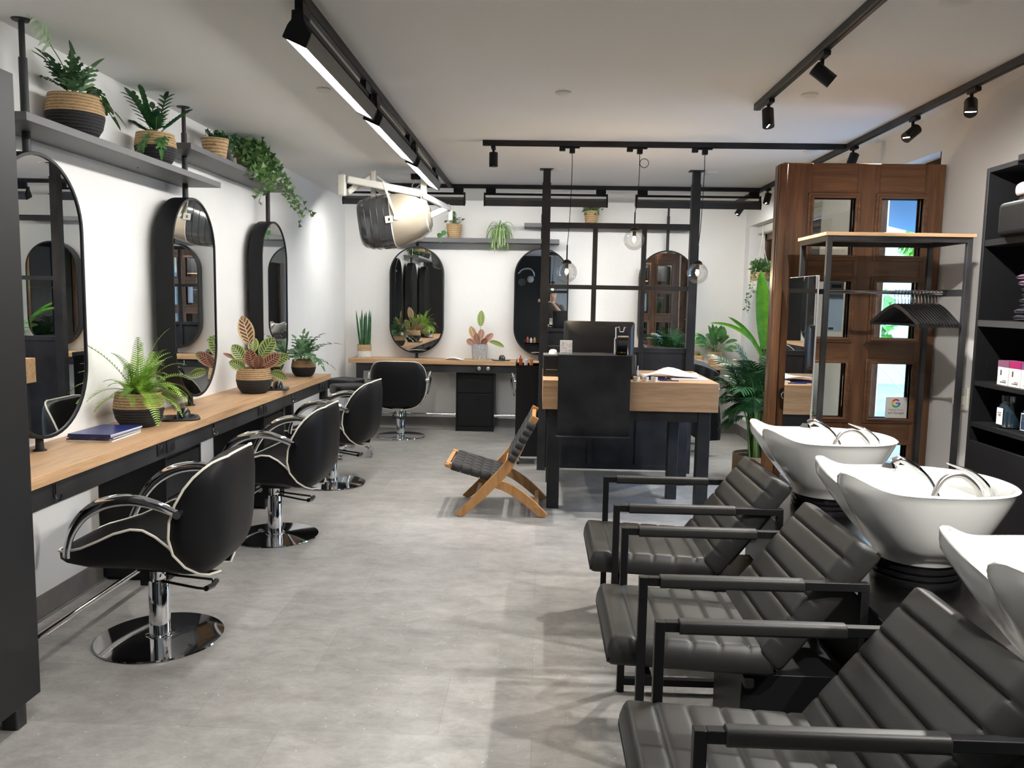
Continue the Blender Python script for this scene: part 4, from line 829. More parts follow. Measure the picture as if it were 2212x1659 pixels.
dup(WC, (0, 1.905, 0), 0, 'wash chair nearest the camera, cut by the bottom edge of the photo')
def basin(lab, y, group):
    o = thing('wash_basin', lab, 'wash basin', (1.37, y, .600), 0, group); N = 72; ZR = .345
    cz = .0
    def rim(a):
        c, s_ = math.cos(a), math.sin(a); d = abs(((a-PI+PI) % (2*PI))-PI) if False else abs(math.atan2(math.sin(a-PI), math.cos(a-PI)))
        notch = .040*math.exp(-(d/.22)**2); lobe = .052*math.exp(-((d-.42)/.30)**2); return ZR-notch+lobe
    def rad(a, z, off=0):
        t = max(0, min(1, (z-.095)/(ZR-.095))); c, s_ = math.cos(a), math.sin(a)
        ax = (.150+(.305-.150)*t**.72) if c > 0 else (.150+(.385-.150)*t**.95); ay = .150+(.268-.150)*t**.66; n_ = 2.25
        r = 1/((abs(c)/ax)**n_+(abs(s_)/ay)**n_)**(1/n_); 
        d = abs(math.atan2(math.sin(a-PI), math.cos(a-PI))); r *= 1-.26*math.exp(-(d/.27)**2)*t; return r-off
    P = []; M2 = 12
    for i in range(M2+1):
        t = i/M2; P.append([Vector((rad(a, .095+(rim(a)-.008-.095)*t)*math.cos(a), rad(a, .095+(rim(a)-.008-.095)*t)*math.sin(a), .095+(rim(a)-.008-.095)*t)) for a in [2*PI*j/N for j in range(N)]])
    A_ = [2*PI*j/N for j in range(N)]
    for off, dz in ((-.001, -.003), (.006, .002), (.016, .002), (.023, -.006)): P.append([Vector(((rad(a, rim(a))-off)*math.cos(a), (rad(a, rim(a))-off)*math.sin(a), rim(a)+dz)) for a in A_])
    for i in range(1, 13):
        t = 1-i/12; 
        P.append([Vector((q*math.cos(a), q*math.sin(a), z)) for a in A_ for z in [.125+(rim(a)-.008-.125)*t] for q in [max(.0, (rad(a, max(z, .096), .024))*(1 if t > .25 else (.35+.65*(t/.25)**.5)))]])
    P.append([Vector((.001*math.cos(a), .001*math.sin(a), .118)) for a in A_])
    P0 = [[Vector((.142*math.cos(a)*1.0, .142*math.sin(a), z)) for a in A_] for z in (.07, .095)]
    MB().grid([P0[0]]+P, closed_u=True).build('bowl', 'cer', o, ang=60)
    MB().lathe([(0, .0), (.150, 0), (.150, .010), (.138, .014), (.138, .018), (.148, .022), (.148, .032), (.136, .036), (.136, .040), (.146, .044), (.146, .054), (.134, .058), (.134, .062), (.140, .066), (.140, .071), (0, .071)], 48).build('tilt_bellows', 'rub', o)
    MB().lathe([(0, .1225), (.026, .1225), (.026, .126), (.018, .127), (0, .124)], 24).build('drain', 'chrome', o)
    q = MB().prism(rrect(-.055, .055, -.035, .035, .02), .225, .262).build('tap_deck', 'white', o, bevel=.004); q.location = (.185, -.06, 0)
    MB().tube(crv([(.155, -.10, .255), (.15, -.10, .33), (.09, -.10, .385), (.02, -.11, .37), (-.02, -.12, .28), (-.02, -.12, .20)], 6), .0095, 10).build('shower_hose', 'satin', o)
    MB().lathe([(0, .255), (.022, .255), (.022, .262), (.014, .272), (.012, .295), (0, .295)], 18, (.155, -.10, 0)).build('hose_collar', 'chrome', o)
    MB().tube(crv([(.105, .06, .25), (.06, .09, .34), (-.02, .11, .395), (-.055, .115, .385)], 6), [.010]*8+[.013]*6+[.016]*5, 12).lathe([(0, 0), (.026, .0), (.028, .012), (.016, .03), (0, .03)], 20, (-.065, .115, .355)).build('hand_shower', 'chrome', o)
    MB().tube(crv([(.255, .015, .255), (.245, .02, .315), (.20, .05, .365), (.13, .09, .392)], 6), [.024, .025, .026, .026, .025, .024, .023, .022, .021, .020, .019, .018, .016, .014, .012, .010, .008, .006, .004], 14, flat=.55).lathe([(0, .20), (.034, .20), (.034, .255), (.028, .262), (0, .262)], 24, (.255, .015, 0)).build('mixer_lever', 'chrome', o)
    return o
gb_ = 'white ceramic wash basins'
BA = basin('white wash basin farthest away, in front of the brown door', 3.83, gb_)
dup(BA, (1.37, 2.88, .600), 0, 'whole white wash basin in the middle of the row')
dup(BA, (1.37, 1.93, .600), 0, 'white wash basin cut by the edge of the photo')
for i, (y, l) in enumerate(((3.36, 'steel waste pipe dropping behind the middle basin'), (2.42, 'steel waste pipe dropping beside the basin at the photo edge'))):
    tag(MB().tube(crv([(1.46, y-.28, .62), (1.60, y-.2, .60), (1.66, y-.12, .45), (1.66, y-.12, .0)], 6), .016, 12).build('waste_pipe', 'satin'), l, 'pipe', 'steel waste pipes')
for i, (x, y) in enumerate(((1.60, 2.50), (1.63, 2.46))):
    tag(MB().tube(crv([(x, y, .0), (x+.01, y, .35), (x-.03, y-.03, .58), (x-.12, y-.12, .64)], 8), .007, 8).build('supply_hose', M_['braid'] if 'braid' in M_ else M_.setdefault('braid', rope('braided_steel_hose', (.75,.66,.50), 900))), 'braided supply hose behind the nearest basin, one of a pair', 'hose', 'braided supply hoses')
# ================================================================ coat rack
o = thing('coat_rack', 'black steel coat rack with an oak top board in front of the brown door', 'coat rack', (0,0,0)); RX0, RX1, RY0, RY1, RZ = 1.456, 2.215, 4.250, 4.712, 1.934
MB().box(RX0, RX1, RY0, RY1, RZ-.018, RZ).build('top_board', 'oakx', o, bevel=.0015)
b = .026
for x in (RX0+.012, RX1-.012-b):
    for y in (RY0+.010, RY1-.010-b): MB().box(x, x+b, y, y+b, 0, RZ-.018).build('post', 'steel', o, bevel=.001)
for z in (RZ-.018-b,): MB().box(RX0+.038, RX1-.038, RY0+.010, RY0+.036, z, z+b).build('long_beam', 'steel', o); MB().box(RX0+.038, RX1-.038, RY1-.036, RY1-.010, z, z+b).build('long_beam', 'steel', o)
for x in (RX0+.012, RX1-.038):
    MB().box(x, x+b, RY0+.036, RY1-.036, RZ-.044, RZ-.018).build('short_beam', 'steel', o)
MB().box(RX1-.038, RX1-.012, RY0+.036, RY1-.036, 1.617, 1.652).build('rail_bearer', 'steel', o); MB().box(RX0+.012, RX0+.038, RY0+.036, RY1-.036, 1.617, 1.643).build('rail_bearer', 'steel', o)
MB().cyl((RX0+.036, 4.48, 1.634), (RX1-.036, 4.48, 1.634), .0105, 16).build('hanging_rail', 'chrome', o)
o = thing('dressing_mirror', 'narrow frameless mirror fixed to the side of the coat rack', 'mirror', (0,0,0))
MB().box(RX0-.012, RX0-.004, 4.300, 4.775, .45, 1.714).build('backing', 'silver', o); MB().box(RX0-.0135, RX0-.012, 4.302, 4.773, .452, 1.712).build('glass', 'mirror', o)
# hangers
def hanger(lab, loc, rz, g):
    o = thing('coat_hanger', lab, 'hanger', loc, rz, g)    # hangs in the local y-z plane, hook over the rail at the origin
    MB().tube([(0, .014*math.cos(a), .014*math.sin(a)) for a in [math.radians(q) for q in range(200, -31, -23)]]+[(0, .006, -.02), (0, 0, -.045), (0, 0, -.075)], .0021, 6).build('hook', 'chrome', o)
    L_ = crv([(0, -.225, -.170), (0, -.19, -.150), (0, -.09, -.098), (0, -.02, -.072), (0, .02, -.072), (0, .09, -.098), (0, .19, -.150), (0, .225, -.170)], 4)
    P = [[(p.x+s_*(.0030+.0020*min(1, abs(p.y)/.22)), p.y, p.z+h) for s_, h in ((-1, -.012), (1, -.012), (1, .010), (-1, .010))] for p in L_]
    MB().grid(P, closed_u=True, capends=True).build('shoulders', 'plas', o, bevel=.001)
    MB().cyl((0, -.20, -.172), (0, .20, -.172), .005, 8).build('trouser_bar', 'plas', o)
rn = random.Random(3); gh = 'black coat hangers bunched on the rack rail'
H0 = None
xs = [1.925+.0178*k for k in range(14)]
for i, x in enumerate(xs):
    lab = 'black coat hanger among the bunch on the rack rail'
    if i == 0: lab = 'black coat hanger at the open end of the bunch, nearest the brown door panes'
    if i == len(xs)-1: lab = 'black coat hanger at the shelf cabinet end of the bunch'
    if H0 is None:
        hanger(lab, (x, 4.48, 1.6345), 0, gh); H0 = [q for q in bpy.data.objects if q.name == 'coat_hanger'][0]; H0.rotation_euler = (0,0,.16)
    else: dup(H0, (x, 4.48, 1.6345), .16-.010*i, lab, gh)
# ================================================================ tall black shelf cabinet
o = thing('shelf_cabinet', 'tall black open shelf cabinet against the wall, cut by the photo edge', 'cabinet', (0,0,0)); CX0, CX1, CY0, CY1 = 2.102, 2.395, 1.2, 3.99
for y in (CY1-.022, 3.00, 2.0, CY0): MB().box(CX0, CX1, y, y+.022, 0, 2.216 if y > 3.5 else 2.236).build('side_panel', 'carc', o, bevel=.001)
MB().box(CX1-.008, CX1, CY0, CY1, .05, 2.18).build('back_panel', 'plas', o)
MB().box(CX0, CX1, 3.74, CY1-.022, 2.194, 2.216).build('top_board', 'carc', o); MB().box(CX0, CX1, CY0+.022, 3.74, 2.211, 2.236).build('top_board', 'carc', o)
for z in (1.880, 1.502, 1.208, 1.009): MB().box(CX0+.004, CX1-.008, CY0+.022, CY1-.022, z-(.03 if z > 1.3 else .022), z).build('shelf', 'carc', o, bevel=.001)
for y0, y1 in ((3.024, 3.966), (2.024, 2.998), (1.224, 1.998)):
    for z0, z1 in ((.06, .50), (.503, .92)): MB().box(CX0-.001, CX0+.016, y0, y1, z0, z1).build('drawer_front', 'carc', o, bevel=.002)
MB().box(CX0, CX0+.004, CY0+.022, CY1-.022, 1.472, 1.501).build('shelf_edge', 'satin_h', o)
for k in range(6): MB().lathe([(0, -.001), (.003, -.001), (.003, .0), (0, 0)], 8, (0,0,0), axis='y').build('pin_hole_ring', 'satin', o, loc=(CX0+.06, CY1-.0225, 1.30-.025*k))
# folded towels
gt = 'folded towels in the shelf cabinet'
def towel(lab, z, h, m_, dx, dy, w=.19):
    o = thing('folded_towel', lab, 'towel', (2.15+dx, 3.675+dy, z), 0, gt); n = 14
    P = [[(x, y, zz) for y, zz in [(w*.5*math.copysign(abs(math.cos(a))**.35, math.cos(a)), h/2+h/2*math.copysign(abs(math.sin(a))**.6, math.sin(a))*(1+.05*math.sin(x*40))) for a in [2*PI*j/20 for j in range(20)]]] for x in [.20*i/n*1.0 for i in range(n+1)]]
    P[0] = [(-.0, y*.93, h/2+(zz-h/2)*.6) for x, y, zz in P[0]]; P.insert(1, [(.012, y, zz) for x, y, zz in P[1]])
    MB().grid(P, closed_u=True, capends=True).build('folded_cloth', m_, o, ang=60)
    MB().grid([[(x-.004, y, h*.5+.002) for y in (-w*.46, w*.46)] for x in (.0, .02)]).build('fold_line', 'towelb', o, solid=.002)
zs = [(.030, 'towelb', 0, 0, 'black folded towel at the bottom of the towel stack'), (.026, 'towelb', .0, .0, 'black folded towel second from the bottom of the stack'), (.022, 'towelb', .02, -.01, 'black folded towel third from the bottom of the stack'), (.024, 'towelb', .015, -.01, 'black folded towel fourth from the bottom of the stack'), (.024, 'towelb', .02, -.02, 'black folded towel in the middle of the stack'), (.026, 'towelb', .02, -.015, 'black folded towel just under the plum ones'),
      (.028, 'towel', .005, -.01, 'plum folded towel lowest of the three plum ones'), (.026, 'towel', .0, .0, 'plum folded towel in the middle of the three plum ones'), (.018, 'towel', .02, -.02, 'thin plum folded towel above the other two plum ones'), (.026, 'towelb', .03, -.03, 'black folded towel on top of the whole stack')]
z = 1.503
for h, m_, dx, dy, l in zs: towel(l, z, h, m_, dx, dy); z += h+.0006
# product boxes
for i, (c, l) in enumerate((((.16,.06,.11), 'mauve'), ((.26,.01,.08), 'crimson'), ((.13,.06,.14), 'violet'), ((.20,.05,.12), 'plum'))):
    o = thing('product_box', 'white product box with a %s lid band on the shelf under the towels' % l, 'box', (2.16, 3.765-.092*i, 1.2085), 0, 'small product boxes')
    MB().box(-.035, .035, -.043, .043, 0, .083).build('carton', nm('cream_carton_%d' % i, (.72,.68,.62), .5), o, bevel=.001); MB().box(-.0355, .0355, -.0435, .0435, .083, .112).build('lid_band', nm('box_lid_'+l, c, .5), o)
    MB().box(-.0358, -.035, .01, .02, .045, .07).box(-.0358, -.035, -.03, .018, .012, .016).box(-.0358, -.035, -.03, .0, .020, .023).build('print', 'satin_h', o, merge=False)
MB_ = None
for i, (y, l, m_) in enumerate(((3.78, 'dark glass jar with a white label on the shelf under the boxes', 'paper'), (3.59, 'dark glass jar with a white-edged navy label', 'navy'))):
    if 'navy' not in M_: M_['navy'] = nm('navy_label', (.02,.04,.07), .4); M_['darkglass'] = nm('dark_blue_glass', (.01,.02,.03), .08, coat=1)
    o = thing('cosmetic_jar', l, 'jar', (2.19, y, 1.0095), 0, 'cosmetic jars in the shelf cabinet')
    MB().lathe([(0, 0), (.050, 0), (.055, .006), (.055, .10), (.046, .115), (.046, .125), (0, .125)], 28).build('jar', 'darkglass', o); MB().lathe([(0, .126), (.048, .126), (.048, .15), (0, .152)], 28).build('lid', 'darkglass', o)
    MB().box(-.0565, -.0555, -.024, .024, .015, .092).build('label', 'paper' if m_ == 'paper' else 'white', o); 
    if m_ == 'navy': MB().box(-.0570, -.0566, -.021, .021, .019, .088).build('label_panel', 'navy', o)
    MB().box(-.0575, -.0571, -.015, .015, .070, .072).box(-.0575, -.0571, -.012, .012, .062, .064).box(-.0575, -.0571, -.012, .012, .056, .058).build('label_print', 'satin', o, merge=False)
# padded black box with a beige cushion
o = thing('booster_seat', 'rounded black seat box with a pinkish beige cushion on top, at the photo edge', 'seat box', (2.24, 3.60, 1.8805))
MB().prism(rrect(-.185, .145, -.19, .215, .06, 6), .0, .150).build('shell', nm('matt_black_plastic', (.005,.005,.005), .6, spec=.12), o, bevel=.022, seg=4)
MB().prism(rrect(-.130, .135, -.20, .175, .07, 6), .150, .172).build('rim', 'plas', o, bevel=.006); MB().prism(rrect(-.150, .14, -.22, .180, .08, 8), .172, .235).build('cushion', nm('pinkish_beige_fabric', (.27,.215,.20), .9, bump=.2), o, bevel=.026, seg=4)
# grey rounded unit on the wall above the cabinet
tag(MB().prism(rrect(2.9, 4.06, 2.27, 2.52, .04, 6), 2.31, 2.398, 'x').build('wall_unit', nm('grey_unit_plastic', (.34,.33,.33), .5), bevel=.006), 'grey rounded unit on the wall over the shelf cabinet, cut by the photo edge', 'wall unit')
# wall socket with adapter and cable
o = thing('wall_socket', 'cream wall socket with a plugged adapter, between door and shelf cabinet', 'socket', (2.399, 4.60, 1.07))
MB().prism(rrect(-.042, .042, -.085, .045, .012), -.012, 0, 'x').build('cover_plate', 'ivory', o, bevel=.003); MB().prism(rrect(-.020, .045, -.060, .0, .010), -.050, -.012, 'x').build('adapter', 'ivory', o, bevel=.005)
MB().tube(crv([(-.03, .045, -.03), (-.02, .10, -.028), (-.008, .20, -.04), (-.008, .36, -.05)], 5), .006, 8).build('cable', 'ivory', o)
# sticker, notice on the panes
def arcstrip(cx, cz, r0, r1, a0, a1, y, n=10):
    P = [[(cx+r*math.cos(math.radians(a0+(a1-a0)*i/n)), y, cz+r*math.sin(math.radians(a0+(a1-a0)*i/n))) for r in (r0, r1)] for i in range(n+1)]; return MB().grid(P)
o = thing('review_sticker', 'white square sticker with a four-colour letter G on a door pane', 'sticker', (2.196, 4.998, .940))
MB().prism(rrect(-.066, .066, -.066, .066, .008), -.001, 0, 'y').build('backing', 'white', o)
for (a0, a1, c, l) in ((40, 150, (.80,.03,.03), 'red'), (150, 212, (.90,.55,.02), 'yellow'), (212, 318, (.03,.42,.10), 'green'), (318, 362, (.04,.18,.75), 'blue')):
    arcstrip(-.004, .028, .017, .027, a0, a1, -.0016).build('emblem_arc', nm('print_'+l, c, .5), o)
MB().box(-.004, .023, -.0017, -.0014, .0235, .0325).build('emblem_bar', M_['print_blue'] if 'print_blue' in M_ else nm('print_blue2', (.04,.18,.75), .5), o)
def text(s_, size, loc, mat, parent, rz=0, rx=90, align='CENTER'):
    cu = bpy.data.curves.new('lettering', 'FONT'); cu.body = s_; cu.size = size; cu.align_x = align; cu.extrude = .0001; t0 = bpy.data.objects.new('lettering_curve', cu); C.objects.link(t0); bpy.context.view_layer.update(); me = bpy.data.meshes.new_from_object(t0); bpy.data.objects.remove(t0); me.materials.clear(); me.materials.append(M_[mat]); t = bpy.data.objects.new('lettering', me); C.objects.link(t); t.parent = parent; t.location = loc; t.rotation_euler = (math.radians(rx), 0, rz); return t
text('Bewerten Sie uns', .0125, (0, -.0018, -.016), 'satin_h', o); text('auf Google', .0225, (0, -.0018, -.038), 'satin_h', o)
o = thing('price_notice', 'pale blue printed notice taped inside a door pane', 'notice', (1.795, 5.010, 1.55)); MB().box(-.045, .045, 0, .0008, -.150, .150).build('sheet', nm('pale_blue_paper', (.50,.58,.70), .6), o)
MB().box(-.03, .03, -.0012, -.0004, .115, .135).box(-.035, -.005, -.0012, -.0004, -.14, -.125).build('print_block', 'satin_h', o, merge=False); 
b = MB()
for k in range(12): b.box(-.034, .034-.01*(k % 3), -.0010, -.0004, .095-.017*k, .098-.017*k)
b.build('print_lines', 'silver', o, merge=False)
# ================================================================ plants
def leaf(b, p, d, up, L, w, droop=.3, n=7, shape=None, fold=.15, wav=0, lobes=0, m=2):
    """curved blade: p start, d direction, up normal-ish; droop bends it to the ground"""
    p = Vector(p); d = Vector(d).normalized(); rows = []; side = d.cross(Vector(up)); side = side.normalized() if side.length > 1e-4 else d.orthogonal().normalized()
    for i in range(n+1):
        t = i/n; ww = w*(shape(t) if shape else math.sin(PI*min(1, t*.94+.06))**.7)
        if lobes: ww *= .55+.45*abs(math.sin(t*PI*lobes))
        nn = side.cross(d).normalized(); row = []
        for j in range(-m, m+1):
            u = j/m; row.append(p+side*u*ww*.5+nn*(abs(u)*fold*ww+wav*ww*math.sin(t*14+u*2)))
        rows.append(row); 
        d = (d+Vector((0,0,-1))*droop/n).normalized(); side = (side-d*side.dot(d)).normalized(); p = p+d*L/n
    b.grid(rows, uv=True); return p
def rdir(rn, el0, el1, az0=0, az1=360):
    a = math.radians(rn.uniform(az0, az1)); e = math.radians(rn.uniform(el0, el1)); return Vector((math.cos(a)*math.cos(e), math.sin(a)*math.cos(e), math.sin(e)))
def keep(b, o, ax, lim, sgn):
    l = o.location[ax]; b.v = [tuple((lim-l+(.004*math.sin(k*3.1)) if i == ax and (v[ax]+l-lim)*sgn > 0 else v[i]) for i in range(3)) for k, v in enumerate(b.v)]
def pot(o, r, h, kind, soil=True):
    """round pots; the two-tone basket is straw above, black below"""
    if kind == 'duo':
        prof = [(.0, .0), (.62, .0), (.74, .05), (.92, .25), (1.0, .50), (1.0, .56), (.985, .70), (.93, .9), (.90, 1.0), (.85, 1.0), (.85, .9)]; k = 6
        pf = [(a*r, c*h) for a, c in prof]; MB().lathe(pf[:k], 40).build('pot_base', 'blkrope', o); MB().lathe([(a*.0, c) for a, c in pf[k-1:k]]+pf[k-1:]+[(0, .9*h)], 40).build('pot_rim', 'straw', o)
    elif kind == 'cone': MB().lathe([(0, 0), (.74*r, 0), (.76*r, .02*h), (1.0*r, h), (.94*r, h), (.92*r, .9*h), (0, .9*h)], 36).build('pot', 'straw2', o)
    elif kind == 'cyl': MB().lathe([(0, 0), (.88*r, 0), (.9*r, .02*h), (1.0*r, h), (.94*r, h), (.93*r, .9*h), (0, .9*h)], 36).build('pot', 'straw2', o)
    elif kind == 'white2':
        MB().lathe([(0, 0), (.95*r, 0), (r, .03*h), (r, .52*h)], 36).build('pot_base', 'whrope', o); MB().lathe([(r, .52*h), (r, h), (.94*r, h), (.93*r, .9*h), (0, .9*h)], 36).build('pot_rim', 'straw2', o)
    elif kind == 'mosaic': MB().lathe([(0, 0), (.84*r, 0), (.87*r, .03*h), (1.0*r, .96*h), (1.02*r, h), (.94*r, h), (.93*r, .9*h), (0, .9*h)], 36).build('pot', 'mosaic', o)
    elif kind == 'bowl': MB().lathe([(0, 0), (.6*r, 0), (.9*r, .3*h), (r, .6*h), (.92*r, h), (.86*r, h), (.85*r, .85*h), (0, .85*h)], 36).build('pot', 'mosaic', o)
    elif kind == 'big': MB().lathe([(0, 0), (.92*r, 0), (1.0*r, .04*h), (1.0*r, h), (.96*r, h), (.95*r, .9*h), (0, .9*h)], 40).build('pot', 'strawd', o)
    if soil: MB().lathe([(.0, .905*h), (.84*r, .90*h), (.84*r, .88*h), (0, .88*h)], 24).build('soil', 'soil', o)
def fern(b, st, rn, c, L, az, el, droop=1.5, pin=.055, n=26):
    d = rdir(rn, el, el, az, az); p = Vector(c); pts = [p.copy()]; st_ = []; side0 = d.cross(Vector((0,0,1))).normalized()
    for i in range(n):
        d = (d+Vector((0,0,-1))*droop/n*(.4+i/n*1.2)).normalized(); p = p+d*L/n; pts.append(p.copy())
        side = (side0-d*side0.dot(d)).normalized(); nn = side.cross(d)
        t = i/n; ln = pin*math.sin(PI*min(1, .12+t*.86))**.6*(1.05-t*.35)
        if i > 2:
            for s_ in (-1, 1):
                dd = (side*s_*.95+d*.35+nn*.12).normalized(); w = L/n*.27; q = p+dd*ln; b.add([p-d*w, p+d*w, q+d*w*.6, q-d*w*.3], [(0,1,2,3)])
                m_ = p+dd*ln*.5+nn*ln*.05
    st.tube(pts[::2], .0012, 4)
def plant(lab, cat, loc, r, h, kind, g=None, name='potted_plant'):
    o = thing(name, lab, cat, loc, 0, g); pot(o, r, h, kind); return o
E_ = (.0, .0)
# -- bright fern on the long worktop
o = plant('bright green sword fern in a straw and black basket beside the magazines', 'plant', (-2.165, 4.27, .8405), .128, .185, 'duo', name='potted_fern'); rn = random.Random(5)
b, s = MB(), MB()
fern(b, s, rn, (0,-.02,.17), .52, 218, 62, 1.5, .042, 30)
for az, el, L in ((250, 72, .30), (235, 30, .30), (228, 15, .26), (300, 80, .34), (20, 78, .40), (340, 70, .34)): fern(b, s, rn, (0,0,.17), L, az, el, 1.5, .042)
for i in range(60): fern(b, s, rn, (rn.uniform(-.05,.05), rn.uniform(-.05,.05), .165), rn.uniform(.17, .33), rn.uniform(-70, 130), rn.uniform(15, 78), rn.uniform(1.2, 2.3), rn.uniform(.034, .048))
for i in range(14): fern(b, s, rn, (rn.uniform(-.04,.04), rn.uniform(-.04,.04), .165), rn.uniform(.12, .24), rn.uniform(130, 290), rn.uniform(10, 75), rn.uniform(1.5, 2.6), .036)
keep(b, o, 0, XL+.012, -1); keep(s, o, 0, XL+.012, -1); b.build('fronds', 'fernm', o); s.build('stems', 'stemm', o)
# -- calathea in front of third mirror
def calathea(o, c, leaves, stem='stemr'):
    s = MB(); groups = {}
    for (dx, dy, z, L, w, az, el, m_, droop) in leaves:
        base = Vector((0,0,c)); tip = Vector((dx, dy, z)); s.tube(bez(base, base+Vector((0,0,(z-c)*.5)), tip-Vector((dx*.3, dy*.3, .03)), tip, 8), .0028, 5)
        groups.setdefault(m_, MB()); a = math.radians(az); e = math.radians(el); d = Vector((math.cos(a)*math.cos(e), math.sin(a)*math.cos(e), math.sin(e)))
        up = CAMN if True else (0,0,1)
        leaf(groups[m_], tip, d, up, L, w, droop, 9, shape=lambda t: math.sin(PI*min(1, t*.93+.07))**.62, fold=.10, m=3)
    for m_, b in groups.items(): b.build('leaves', m_, o)
    s.build('stems', stem, o)
CAMN = Vector((.35, -.9, .15)).normalized()
o = plant('patterned calathea in a straw and black basket before the farthest worktop mirror', 'plant', (-2.10, 5.86, .8405), .128, .185, 'duo', name='potted_calathea')
calathea(o, .16, [(-.03,0,.36,.215,.115,200,78,'calt',.2), (.05,.02,.27,.17,.11,20,62,'calm',.4), (-.07,-.02,.24,.14,.10,180,60,'calm',.3), (.0,-.04,.20,.14,.10,270,72,'calr',.3), (.08,-.02,.20,.15,.10,0,45,'calr',.4), (-.02,.03,.30,.13,.08,100,60,'calm',.3), (.12,.03,.21,.15,.09,10,40,'calm',.5), (-.05,-.06,.18,.12,.085,200,40,'calm',.5), (.05,-.06,.19,.12,.09,300,60,'calr',.3), (-.12,-.03,.25,.10,.03,195,30,'calr',.2), (.03,.08,.24,.14,.09,70,55,'calm',.3), (.14,-.02,.15,.13,.07,350,5,'calm',.8), (-.06,.05,.22,.13,.09,150,50,'calm',.4)])
# -- rabbit-foot ferns: lobed blue-green leaves
def lobed(o, c, n, rn, Lr, azr=(0, 360), elr=(20, 80), w=.10, m_='bgreen', droop=1.0, lobes=6):
    b, s = MB(), MB()
    for i in range(n):
        d = rdir(rn, *elr, *azr); ps = Vector((rn.uniform(-.03,.03), rn.uniform(-.03,.03), c)); L1 = rn.uniform(*Lr)*.45; q = ps+d*L1; s.tube([ps, ps+d*L1*.5+Vector((0,0,.01)), q], .0018, 4)
        L2 = rn.uniform(*Lr); ww = w*rn.uniform(.7, 1.1); k = 4; side = d.cross(Vector((0,0,1))).normalized(); pp = q.copy(); dd = d.copy(); pts = [pp.copy()]
        for j in range(k):
            dd = (dd+Vector((0,0,-1))*droop/k*rn.uniform(.7, 1.3)).normalized(); pn = pp+dd*L2/k
            for s_ in (-1, 1): leaf(b, pp, (side*s_*.85+dd*.75), side.cross(dd), ww*(.95-.55*j/k), ww*.48, .3, 5, shape=lambda t: (1-t)**.4*(.72+.28*math.sin(t*9)), wav=.10, m=1)
            pp = pn; pts.append(pp.copy())
        leaf(b, pp, dd, side.cross(dd), ww*.9, ww*.34, .3, 4, shape=lambda t: (1-t)**.5, m=1)
        rows = [[p-side*.016*(1.2-i_/k), p, p+side*.016*(1.2-i_/k)] for i_, p in enumerate(pts)]; b.grid(rows, uv=True)
    keep(b, o, 0, XL+.012, -1); keep(s, o, 0, XL+.012, -1); b.build('leaves', m_, o); s.build('stems', 'stemm', o)
o = plant('blue-green lobed fern in a small two-tone basket at the worktop end', 'plant', (-2.12, 7.18, .8405), .108, .150, 'duo', name='potted_fern'); lobed(o, .14, 20, random.Random(8), (.13, .22), (0, 360), (15, 78), .105)
# -- shelf plants on the left
o = plant('big lobed fern in a two-tone basket at the near end of the lower shelf', 'plant', (-2.22, 3.86, 2.2855), .128, .19, 'duo', 'plants on the worktop shelves', name='potted_fern')
rn = random.Random(21); lobed(o, .18, 9, rn, (.10, .16), (180, 400), (30, 80), .085, 'bgreen', .8); lobed(o, .18, 7, rn, (.14, .20), (20, 110), (10, 45), .09, 'green', 1.2); lobed(o, .18, 2, rn, (.13, .16), (240, 262), (45, 55), .07, 'dgreen', .3)
b, s = MB(), MB(); P0 = Vector((0, 0, .18)); q = P0+Vector((.02, -.22, .19)); s.tube(crv([P0, P0+Vector((.01, -.10, .12)), q], 5), .0025, 5)
dd = Vector((.05, -.72, .50)).normalized(); sd = dd.cross(Vector((1,0,.1))).normalized()
for j in range(9):
    pp = q+dd*.032*j
    for s_ in (-1, 1): leaf(b, pp, (sd*s_+dd*.35), Vector((1,0,0)), .105*(1-.06*j), .024, .15, 5, shape=lambda t: (1-t)**.4*(.8+.2*math.sin(t*12)), m=1)
b.grid([[q+dd*.032*j-sd*.012, q+dd*.032*j, q+dd*.032*j+sd*.012] for j in range(10)], uv=True); b.build('long_frond', leafm('pale_green_leaf', (.24,.34,.20), (.34,.43,.26)), o); s.build('frond_stem', 'stemm', o)
o = plant('glossy zamioculcas in a straw and black basket, toward the far end of the lower shelf', 'plant', (-2.20, 4.62, 2.2855), .112, .17, 'duo', 'plants on the worktop shelves', name='potted_zamioculcas'); rn = random.Random(4); b, s = MB(), MB()
for az, el, L in ((80, 70, .25), (120, 60, .22), (250, 55, .24), (40, 50, .22), (200, 78, .24), (300, 45, .15), (160, 40, .16)):
    d = rdir(rn, el, el, az, az); p = Vector((0,0,.15)); pts = [p]; side = d.cross(Vector((0,0,1))).normalized()
    for j in range(9):
        d = (d+Vector((0,0,-.03))).normalized(); p = p+d*L/9; pts.append(p)
        if j > 1:
            for s_ in (-1, 1): leaf(b, p, side*s_*.8+d*.8, (0,0,1), .068, .032, .2, 5, m=1)
    leaf(b, p, d, side.cross(d), .07, .032, .1, 5, m=1); s.tube(pts, .004, 5)
b.build('leaves', 'dgreen', o); s.build('stems', 'stemm', o); lobed(o, .15, 4, rn, (.12, .17), (250, 300), (-15, 30), .08, 'green', 2.4)
